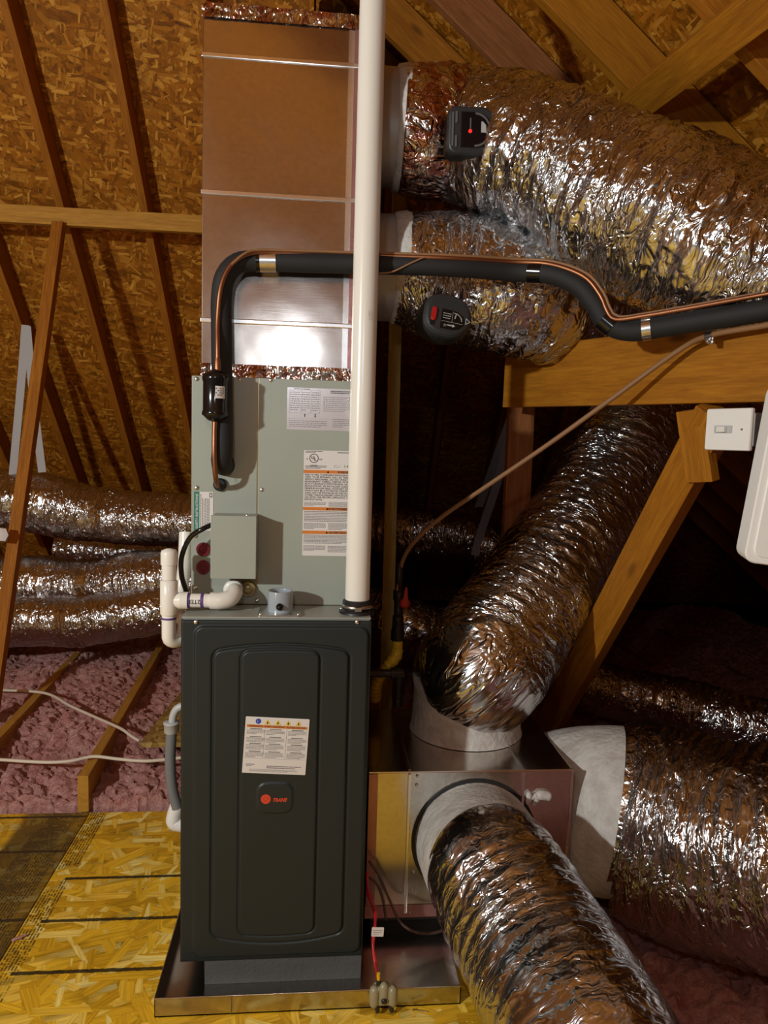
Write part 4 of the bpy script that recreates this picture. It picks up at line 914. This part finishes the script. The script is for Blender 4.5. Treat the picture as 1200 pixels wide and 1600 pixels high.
tag(board('roof_brace', below_rafters(1290, -70), below_rafters(992, 165), .089, .038, 'gold_pine', None, face=-nP2), 'golden wooden cross brace nailed under the rafters at top right', 'brace')
# stake and strap behind
sk = atY(616, 700, .84)
tag(board('wood_stake', V3(sk[0] + .0, .84, -.1), V3(sk[0] - .012, .84, 2.5), .042, .02, 'stake', None, face=(0, -1, 0)), 'thin upright wooden stake behind the furnace, beside the gas pipe', 'stake')
def ribbon(pts, width, side, mat='strap', th=.0015):
    P = spline([tuple(p) for p in pts], .03); s_ = unit(side); mb = MB(); n_ = len(P); T, _, _ = frames(P); vs = []
    for p, t_ in zip(P, T):
        q = unit(s_ - t_ * np.dot(s_, t_)); up_ = np.cross(q, t_) * th
        vs += [p - q * width / 2 - up_, p + q * width / 2 - up_, p + q * width / 2 + up_, p - q * width / 2 + up_]
    fs = [(i_ * 4 + k, i_ * 4 + (k + 1) % 4, (i_ + 1) * 4 + (k + 1) % 4, (i_ + 1) * 4 + k) for i_ in range(n_ - 1) for k in range(4)] + [(3, 2, 1, 0), tuple((n_ - 1) * 4 + k for k in range(4))]
    return mb.add(vs, fs)
t = thing('duct_strap', 'pale hanging strap folded around the far duct beside the reddish stud', 'strap', atD(797, 665, 3.3))
ribbon([atD(800, 650, 3.3), atD(776, 715, 3.45), atD(748, 792, 3.72)], .045, (1, .2, 0)).build('strap_strand', 'strap', t)
ribbon([atD(799, 670, 3.28), atD(775, 760, 3.5), atD(752, 830, 3.66), atD(742, 868, 3.68)], .045, (1, .2, 0)).build('strap_strand', 'strap', t)
t = thing('duct_strap', 'pale hanging strap holding the upper duct behind the leaning brace at left', 'strap', atD(40, 510, 3.9))
ribbon([atD(40, 508, 3.9), atD(33, 600, 3.92), atD(20, 742, 3.95)], .042, (1, 0, 0)).build('strap_strand', 'strap', t)
ribbon([atD(42, 510, 3.9), atD(52, 620, 3.93), atD(66, 738, 3.97)], .042, (1, 0, 0)).build('strap_strand', 'strap', t)

# switch on the beam
sc_ = atD(1138, 671, 1.60); e_ = bd; n_s = fb_n; up_s = V3(0, 0, 1)
t = thing('light_switch', 'white toggle switch plate on the brace under the beam', 'switch', sc_)
e2 = unit(e_ - up_s * np.dot(e_, up_s))
n_s = np.cross(e2, up_s); 
if np.dot(n_s, CAM - sc_) < 0: e2 = -e2; n_s = -n_s
e2 = unit(e2 + n_s * -.25 * 0); 
MB().prism(sc_, e2, up_s, rrect(.112, .092, .004, 3), [(-.006, 1), (.0, 1), (.003, .97)]).build('plate', 'white', t)
MB().obox(sc_ - n_s * .036 + e2 * .008, e2, up_s, n_s, .05, .036, .030).build('back_box', 'grey', t, .002)
MB().prism(sc_ - e2 * .010 + n_s * .003, e2, up_s, rrect(.044, .017, .002, 2), [(0, 1), (.0015, 1)]).build('toggle_frame', 'ltgrey', t)
MB().obox(sc_ - e2 * .012 + n_s * .007, unit(e2 + n_s * .2), up_s, n_s, .012, .006, .005).build('toggle', 'white', t, .001)
MB().lathe(sc_ + e2 * .035 + n_s * .003, n_s, [(0, .003), (.0012, .0025)], 10).build('screw', 'screw', t)
# white enclosure at the right edge
cwb = atD(1170, 838, 1.28); upw = unit(atD(1209, 640, 1.24) - cwb); sdw = unit(_r + _f * -.15); sdw = unit(sdw - upw * np.dot(sdw, upw))
t = thing('white_enclosure', 'white plastic enclosure with rounded corners at the right edge', 'enclosure', cwb)
oo = cwb + sdw * .12 + upw * .135 - upw * .025
MB().prism(oo, sdw, upw, rrect(.24, .315, .02, 6), [(-.05, 1), (-.004, 1), (.0, .985)]).build('shell', 'white', t)
MB().prism(oo, sdw, upw, rrect(.215, .29, .016, 6), [(.0, 1), (.003, .99)]).build('lid', 'white', t)
MB().prism(oo - sdw * .075 - upw * .10 + 0, sdw, upw, rrect(.01, .018, .002, 2), [(.002, 1), (.0045, 1)]).build('latch', 'grey', t)

# brown cable from the beam to the gas valve
cp = atD(1110, 524, 1.66)
cab = [tuple(atD(1300, 488, 1.45)), tuple(atD(1200, 508, 1.55)), tuple(cp), tuple(atD(1060, 548, 1.74)), tuple(atD(960, 620, 1.86)), tuple(atD(860, 692, 1.97)), tuple(atD(760, 760, 2.08)), tuple(atD(690, 808, 2.16)), tuple(atD(648, 846, 2.21)), tuple(atD(628, 880, 2.25)), tuple(atD(621, 925, 2.26))]
tag(MB().tube(spline(cab, .012), .0065, 12).build('control_cable', 'brown'), 'brown cable slanting from the beam clip down to the gas pipe', 'cable')
t = thing('cable_clip', 'small metal clip holding the brown cable on the beam', 'clip', cp)
MB().tube([cp - bd * .009, cp + bd * .009], .011, 14).build('band', 'steel', t); MB().lathe(cp + V3(0, 0, -.014) + fb_n * .004, fb_n, [(0, .006), (.006, .005), (.008, .002)], 12).build('screw', 'screw', t); MB().obox(cp + bd * .004 - V3(0, 0, .013), bd, (0, 0, 1), fb_n, .006, .008, .003).build('tab', 'steel', t)

# ================================================================== GAS PIPE
GY = .52; gp = atY(622, 1000, GY)
t = thing('gas_pipe', 'dark iron gas pipe with red-handled valve and yellow connector beside the furnace', 'gas pipe', atY(621, 1080, GY))
zt, z2 = atY(620, 900, GY), atY(621, 1000, GY)
gx_ = z2[0]
q = lambda b: atY(621, b, GY)[2]
MB().lathe((gx_, GY, 0), (0, 0, 1), [(q(990), .011), (q(975), .011), (q(975), .017), (q(962), .017), (q(962), .014), (q(940), .014), (q(936), .018), (q(922), .018), (q(922), .012), (q(880), .012)], 18).build('iron_pipe', 'iron', t)
MB().lathe((gx_, GY, 0), (0, 0, 1), [(q(1000), .021), (q(985), .021), (q(980), .018), (q(970), .018)], 8).build('union_nut', 'iron', t)
hv = V3(gx_ + .016, GY - .02, q(940)); mb = MB(); mb.lathe(hv, (0, -1, 0), [(0, .016), (.006, .016), (.008, .010)], 18); mb.prism(hv + V3(0, -.004, 0), (1, 0, 0), (0, 0, 1), [(-.008, 0), (.010, 0), (.006, .05), (0, .052)], [(0, 1), (.006, 1)]); mb.build('valve_handle', 'red', t)
mb = MB()
for k in range(6): z_ = q(1000) - .008 * k; mb.lathe((gx_, GY, z_ - .004), (0, 0, 1), [(-.004, .0165), (-.001, .0175), (.001, .0175), (.004, .0165)], 20)
mb.build('yellow_nut', 'yellow', t)
fl_ = [(gx_, GY, q(1015)), (gx_ - .004, GY - .005, q(1024)), (gx_ - .022, GY - .01, q(1036)), (gx_ - .05, GY + .0, q(1055)), (gx_ - .062, GY + .02, q(1075)), (gx_ - .06, GY + .05, q(1100))]
P = spline(fl_, .004); MB().tube(P, [.019 + .0016 * math.cos(i_ * 1.5) for i_ in range(len(P))], 18).build('flexible_connector', 'yellow', t)
te = atY(623, 1052, GY - .04); mb = MB(); mb.tube([(W + .003, te[1], te[2]), (te[0] - .02, te[1], te[2])], .0125, 16); mb.build('nipple', 'black', t)
MB().tube([te - V3(.025, 0, 0), te + V3(.012, 0, 0)], .019, 18).tube([te + V3(0, .002, -.03), te + V3(0, .002, .012)], .018, 18).lathe(te, (0, -1, 0), [(0, .018), (.012, .018), (.012, .014), (.004, .013)], 18).build('tee', 'iron', t)
MB().tube([te - V3(0, -.002, .10), te - V3(0, -.002, .02)], .012, 14).build('drip_leg', 'iron', t); MB().lathe(te - V3(0, -.002, .105), (0, 0, 1), [(0, .015), (.02, .016), (.024, .013)], 14).build('pipe_cap', 'iron', t)

# ================================================================== CONDENSATE TRAP
TY = .055; r1 = .0168; r2 = .0205
tx_ = atY(264, 930, TY); t = thing('condensate_trap', 'white plastic condensate drain trap with purple rings left of the coil cabinet', 'drain pipe', atY(264, 1010, TY))
X_ = tx_[0]; z = lambda b: atY(264, b, TY)[2]
MB().lathe((X_, TY, 0), (0, 0, 1), [(z(990), r1), (z(905), r1)], 28).build('pipe', 'pvc', t)
MB().lathe((X_, TY, 0), (0, 0, 1), [(z(960), r2 - .0015), (z(958), r2), (z(908), r2), (z(906), r1)], 28).build('tee_fitting', 'pvc', t)
MB().lathe((X_, TY, 0), (0, 0, 1), [(z(912), r1), (z(880), r1)], 28).build('riser', 'pvc', t)
MB().lathe((X_, TY, 0), (0, 0, 1), [(z(882), r1 + .0025), (z(864), r1 + .0025), (z(860), r1 + .0005), (z(857), .006)], 28).build('cap', 'pvc', t)
MB().lathe((X_, TY, 0), (0, 0, 1), [(z(967), r1 + .0006), (z(964), r1 + .0006)], 28).build('primer_ring', 'purple', t)
hz = z(938); ex = atY(352, 935, TY)[0]; dr = atY(367, 916, CY)
MB().tube([(X_, TY, hz), (X_ + .028, TY, hz)], [.012, r2], 24).tube([(X_ + .028, TY, hz), (X_ + .045, TY, hz)], r2, 24).build('tee_branch', 'pvc', t)
MB().tube([(X_ + .04, TY, hz), (ex - .02, TY, hz)], r1, 24).build('pipe', 'pvc', t)
for a in (296, 317): xx = atY(a, 936, TY)[0]; MB().tube([(xx - .004, TY, hz), (xx + .003, TY, hz)], r1 + .0007, 24).build('primer_ring', 'purple', t)
vs, fs = text_geo('2TEL', .014, 'CENTER', bold=.0002); xm = atY(305, 936, TY)[0]
MB().add([(xm - a, TY - (r1 + .0009) * math.cos((b - .005) / r1), hz - (r1 + .0009) * math.sin((b - .005) / r1)) for a, b in vs], fs).build('lettering', 'ink', t)
MB().tube(spline([(ex - .035, TY, hz), (ex - .012, TY, hz), (ex + .010, TY + .010, hz + .004), (ex + .018, TY + .032, hz + .014), (dr[0] - .001, CY - .03, dr[2] - .002)], .004), r2, 24).build('elbow', 'pvc', t)
MB().lathe((dr[0], CY - .001, dr[2]), (0, -1, 0), [(0, r1), (.03, r1), (.03, r2 + .003), (.042, r2 + .003), (.044, r1)], 24).build('adapter', 'pvc', t)
ub = [(X_, TY, z(988)), (X_ + .001, TY + .002, z(1000) + .002), (X_ + .012, TY + .012, z(1006) + .004), (X_ + .026, TY + .025, z(1000)), (X_ + .030, TY + .04, z(980)), tuple(atY(281, 955, .12) - V3(.004, 0, 0)), tuple(atY(287, 925, .16) - V3(.006, 0, 0)), tuple(atY(292, 880, .18) - V3(.006, 0, 0)), tuple(atY(294, 832, .2) - V3(.006, 0, 0))]
MB().tube(spline(ub, .005), r1, 22).build('u_bend', 'pvc', t)
bc = [(JX0 + .003, JY + .03, JZ1 - .022), tuple(atY(318, 826, .075)), tuple(atY(297, 840, .085)), tuple(atY(284, 870, .09)), tuple(atY(284, 900, .095)), tuple(atY(291, 925, .10)), tuple(atY(293, 946, .11))]
bc[-1] = (bc[-1][0], .10, FT + .008)
tag(MB().tube(spline(bc, .006), .0062, 12).build('power_cable', 'gloss'), 'black cable looping from the control box down to the furnace top', 'cable')

# conduit left of the furnace
cY = .30; t = thing('conduit', 'grey flexible conduit with a light grey elbow on the furnace left side', 'conduit', atY(268, 1260, cY))
cz = lambda a, b, Y=cY: tuple(atY(a, b, Y))
MB().tube(spline([cz(268, 1142), cz(266, 1190), cz(269, 1230), cz(277, 1262)], .005), [.0145 + .0006 * (i_ % 2) for i_ in range(len(spline([cz(268, 1142), cz(266, 1190), cz(269, 1230), cz(277, 1262)], .005)))], 18).build('flexible_tube', 'conduit', t)
MB().tube(spline([cz(269, 1130), cz(271, 1117), cz(277, 1107), cz(288, 1102)], .004), .0105, 16).build('elbow', 'ltgrey', t)
e3 = np.array(cz(268, 1145)); MB().lathe(e3, (0, 0, 1), [(0, .0165), (.004, .0205), (.026, .0205), (.027, .0225), (.031, .0225), (.032, .012)], 12).build('connector_nut', 'ltgrey', t)
t = thing('drain_outlet', 'short white plastic drain elbow low on the furnace left side', 'drain pipe', atY(272, 1290, .42))
MB().tube(spline([tuple(atY(279, 1255, .42)), tuple(atY(273, 1272, .42)), tuple(atY(272, 1284, .42)), tuple(atY(285, 1288, .42)), tuple(atY(296, 1288, .42))], .005), .0225, 20).build('elbow', 'white', t)

# ================================================================== FLOAT SWITCH AND WIRES
fs_p = atY(598, 1550, PY0 - .004); t = thing('float_switch', 'beige overflow float switch clipped on the front lip of the drain pan', 'switch', fs_p)
mb = MB()
for dx_, zt_, zb_ in ((-.021, .028, -.026), (.001, .036, -.02), (.022, .026, -.026)):
    mb.lathe(fs_p + V3(dx_, -.014, zb_), (0, 0, 1), [(0, .004), (.004, .010), (.012, .0125), (zt_ - zb_ - .012, .0125), (zt_ - zb_ - .004, .010), (zt_ - zb_, .003)], 16)
mb.prism(fs_p + V3(.001, -.010, .003), (1, 0, 0), (0, 0, 1), rrect(.052, .046, .012, 4), [(-.012, 1), (.008, 1), (.012, .85)])
mb.build('body', 'beige', t)
MB().lathe(fs_p + V3(.001, -.022, -.002), (0, -1, 0), [(0, .007), (.006, .007), (.008, .003)], 14).build('knob', 'black', t)
for dx_ in (-.016, .018): MB().tube([fs_p + V3(dx_, -.018, -.018), fs_p + V3(dx_ + .003, -.022, -.034)], [.007, .005], 10).build('prong', 'black', t)
MB().tube([fs_p + V3(-.012, -.012, .03), fs_p + V3(-.012, -.012, .042)], .0055, 12).build('gland', 'black', t)
rw = [tuple(atY(573, 1362, .12)), tuple(atY(575, 1390, .09)), tuple(atY(585, 1425, .04)), tuple(atY(586, 1450, .0)), tuple(atY(583, 1480, -.03)), tuple(atY(586, 1505, -.05)), tuple(fs_p + V3(-.012, -.012, .042))]
w0 = spline(rw, .008)
tw = thing('switch_wire', 'pair of red wires hanging beside the furnace down to the float switch', 'wire', w0[-1])
MB().tube(w0, .0034, 10).build('wire', 'red', tw); MB().tube(w0 + np.array([[.004 * math.cos(i_ * .5), .004 * math.sin(i_ * .5), 0] for i_ in range(len(w0))]), .0026, 8).build('wire', 'red', tw)
MB().tube([fs_p + V3(-.012, -.012, .042), fs_p + V3(-.013, -.012, .058)], .0045, 10).build('sleeve', 'yellow', tw)
tp = atY(580, 1463, -.02); S = Sheet(tp, (1, 0, -.05), (.05, 0, 1), .030, .024); S.words('greyink', .004, .027, .004, .02, 3, .3); tg = S.build('wire_tag', 'paper', tw)
for nm_, pts, lab in (('low_voltage_wire', [(577, 1345, .16), (592, 1368, .15), (608, 1405, .14), (625, 1440, .12), (648, 1456, .11), (675, 1458, .12), (705, 1450, .14)], 'dark brown wire looping below the return box towards the front duct'),
                      ('low_voltage_wire', [(576, 1370, .15), (588, 1380, .14), (598, 1405, .14), (603, 1437, .15)], 'short dark brown wire hanging beside the furnace edge')):
    tag(MB().tube(spline([tuple(atY(*p)) for p in pts], .008), .0036, 8).build(nm_, 'dkbrown'), lab, 'wire')
nl = atZ(645, 1577, .006); tag(MB().lathe(nl, (1, -.35, .05), [(0, .004), (.001, .004), (.001, .0014), (.03, .0013), (.034, .0002)], 8).build('nail', 'screw'), 'small loose nail on the deck by the pan lip', 'nail')

# ================================================================== LEFT SIDE TIMBER, CABLES, SCRAP
tag(board('purlin', V3(-2.9, 2.03, 2.38), V3(-.2, 2.03, 2.38), .082, .038, 'pine', None, face=(0, -1, 0)), 'pale horizontal wooden purlin crossing under the rafters at left', 'beam')
q0 = V3(-1.15, 2.0, 2.345); q1 = atY(12, 930, 1.62); qd = unit(q1 - q0); q2 = q1 + qd * ((.0 - q1[2]) / qd[2])
lb = board('leaning_brace', q0, q2, .056, .036, 'rafter', None, face=(-.2, -1, 0)); tag(lb, 'leaning wooden brace below the purlin at the left edge', 'brace')
tpc = atY(4, 836, 1.58)
tag(MB().prism(tpc, unit(_r), unit(_u), [(-.03, -.025), (.015, -.03), (.03, 0), (.018, .03), (-.02, .035)], [(-.004, 1), (.004, .9)]).build('tape_scrap', 'tape'), 'scrap of silver tape stuck on the leaning brace', 'tape')
def cable(pts, label):
    tag(MB().tube(spline([tuple(p) for p in pts], .015), .0062, 10).build('electrical_cable', 'cream'), label, 'cable')
cable([atZ(-40, 1074, .15), atZ(0, 1078, .15), atZ(70, 1083, .155), atZ(110, 1103, .15), atZ(150, 1121, .145), atZ(188, 1138, .15), atZ(205, 1150, .14), atZ(218, 1158, .13)], 'cream electrical cable drooping across the insulation to the scrap board')
cable([atZ(-40, 1185, .148), atZ(0, 1187, .15), atZ(70, 1191, .148), atZ(110, 1189, .15), atZ(146, 1182, .155), atZ(185, 1186, .15), atZ(230, 1189, .148), atZ(285, 1184, .15), atZ(330, 1184, .15)], 'cream electrical cable lying straight across both joists near the deck')
def scrap(label, pts):
    vs = [tuple(p) for p in pts] + [tuple(p - V3(0, 0, .018)) for p in pts]; n_ = len(pts); fs = [tuple(range(n_)), tuple(range(n_, 2 * n_))[::-1]] + [(i_, n_ + i_, n_ + (i_ + 1) % n_, (i_ + 1) % n_) for i_ in range(n_)]
    o = MB().add(vs, [f for f in fs]).build('scrap_board', 'osb_scrap'); tag(o, label, 'board')
s0, s1, s2 = atZ(219, 1161, .158), atZ(263, 1103, .158), atZ(290, 1072, .158)
scrap('triangular strand board scrap across the joists left of the furnace', [s0, V3(.1, s0[1] - .0, .158), V3(.1, s1[1] - .004, .158), s1 - V3(0, .004, 0)])
scrap('second strand board scrap just behind the triangular one', [s1 + V3(.003, .004, 0), V3(.1, s1[1] + .004, .158), V3(.1, s2[1], .158), s2])
pk = atZ(18, 1470, .004); tag(MB().lathe(pk, (1, .6, .1), [(0, .001), (.006, .005), (.014, .003), (.02, .0055), (.032, .003), (.038, .001)], 8).build('insulation_tuft', 'insul'), 'tiny pink insulation tuft dropped on the deck at the left edge', 'tuft')
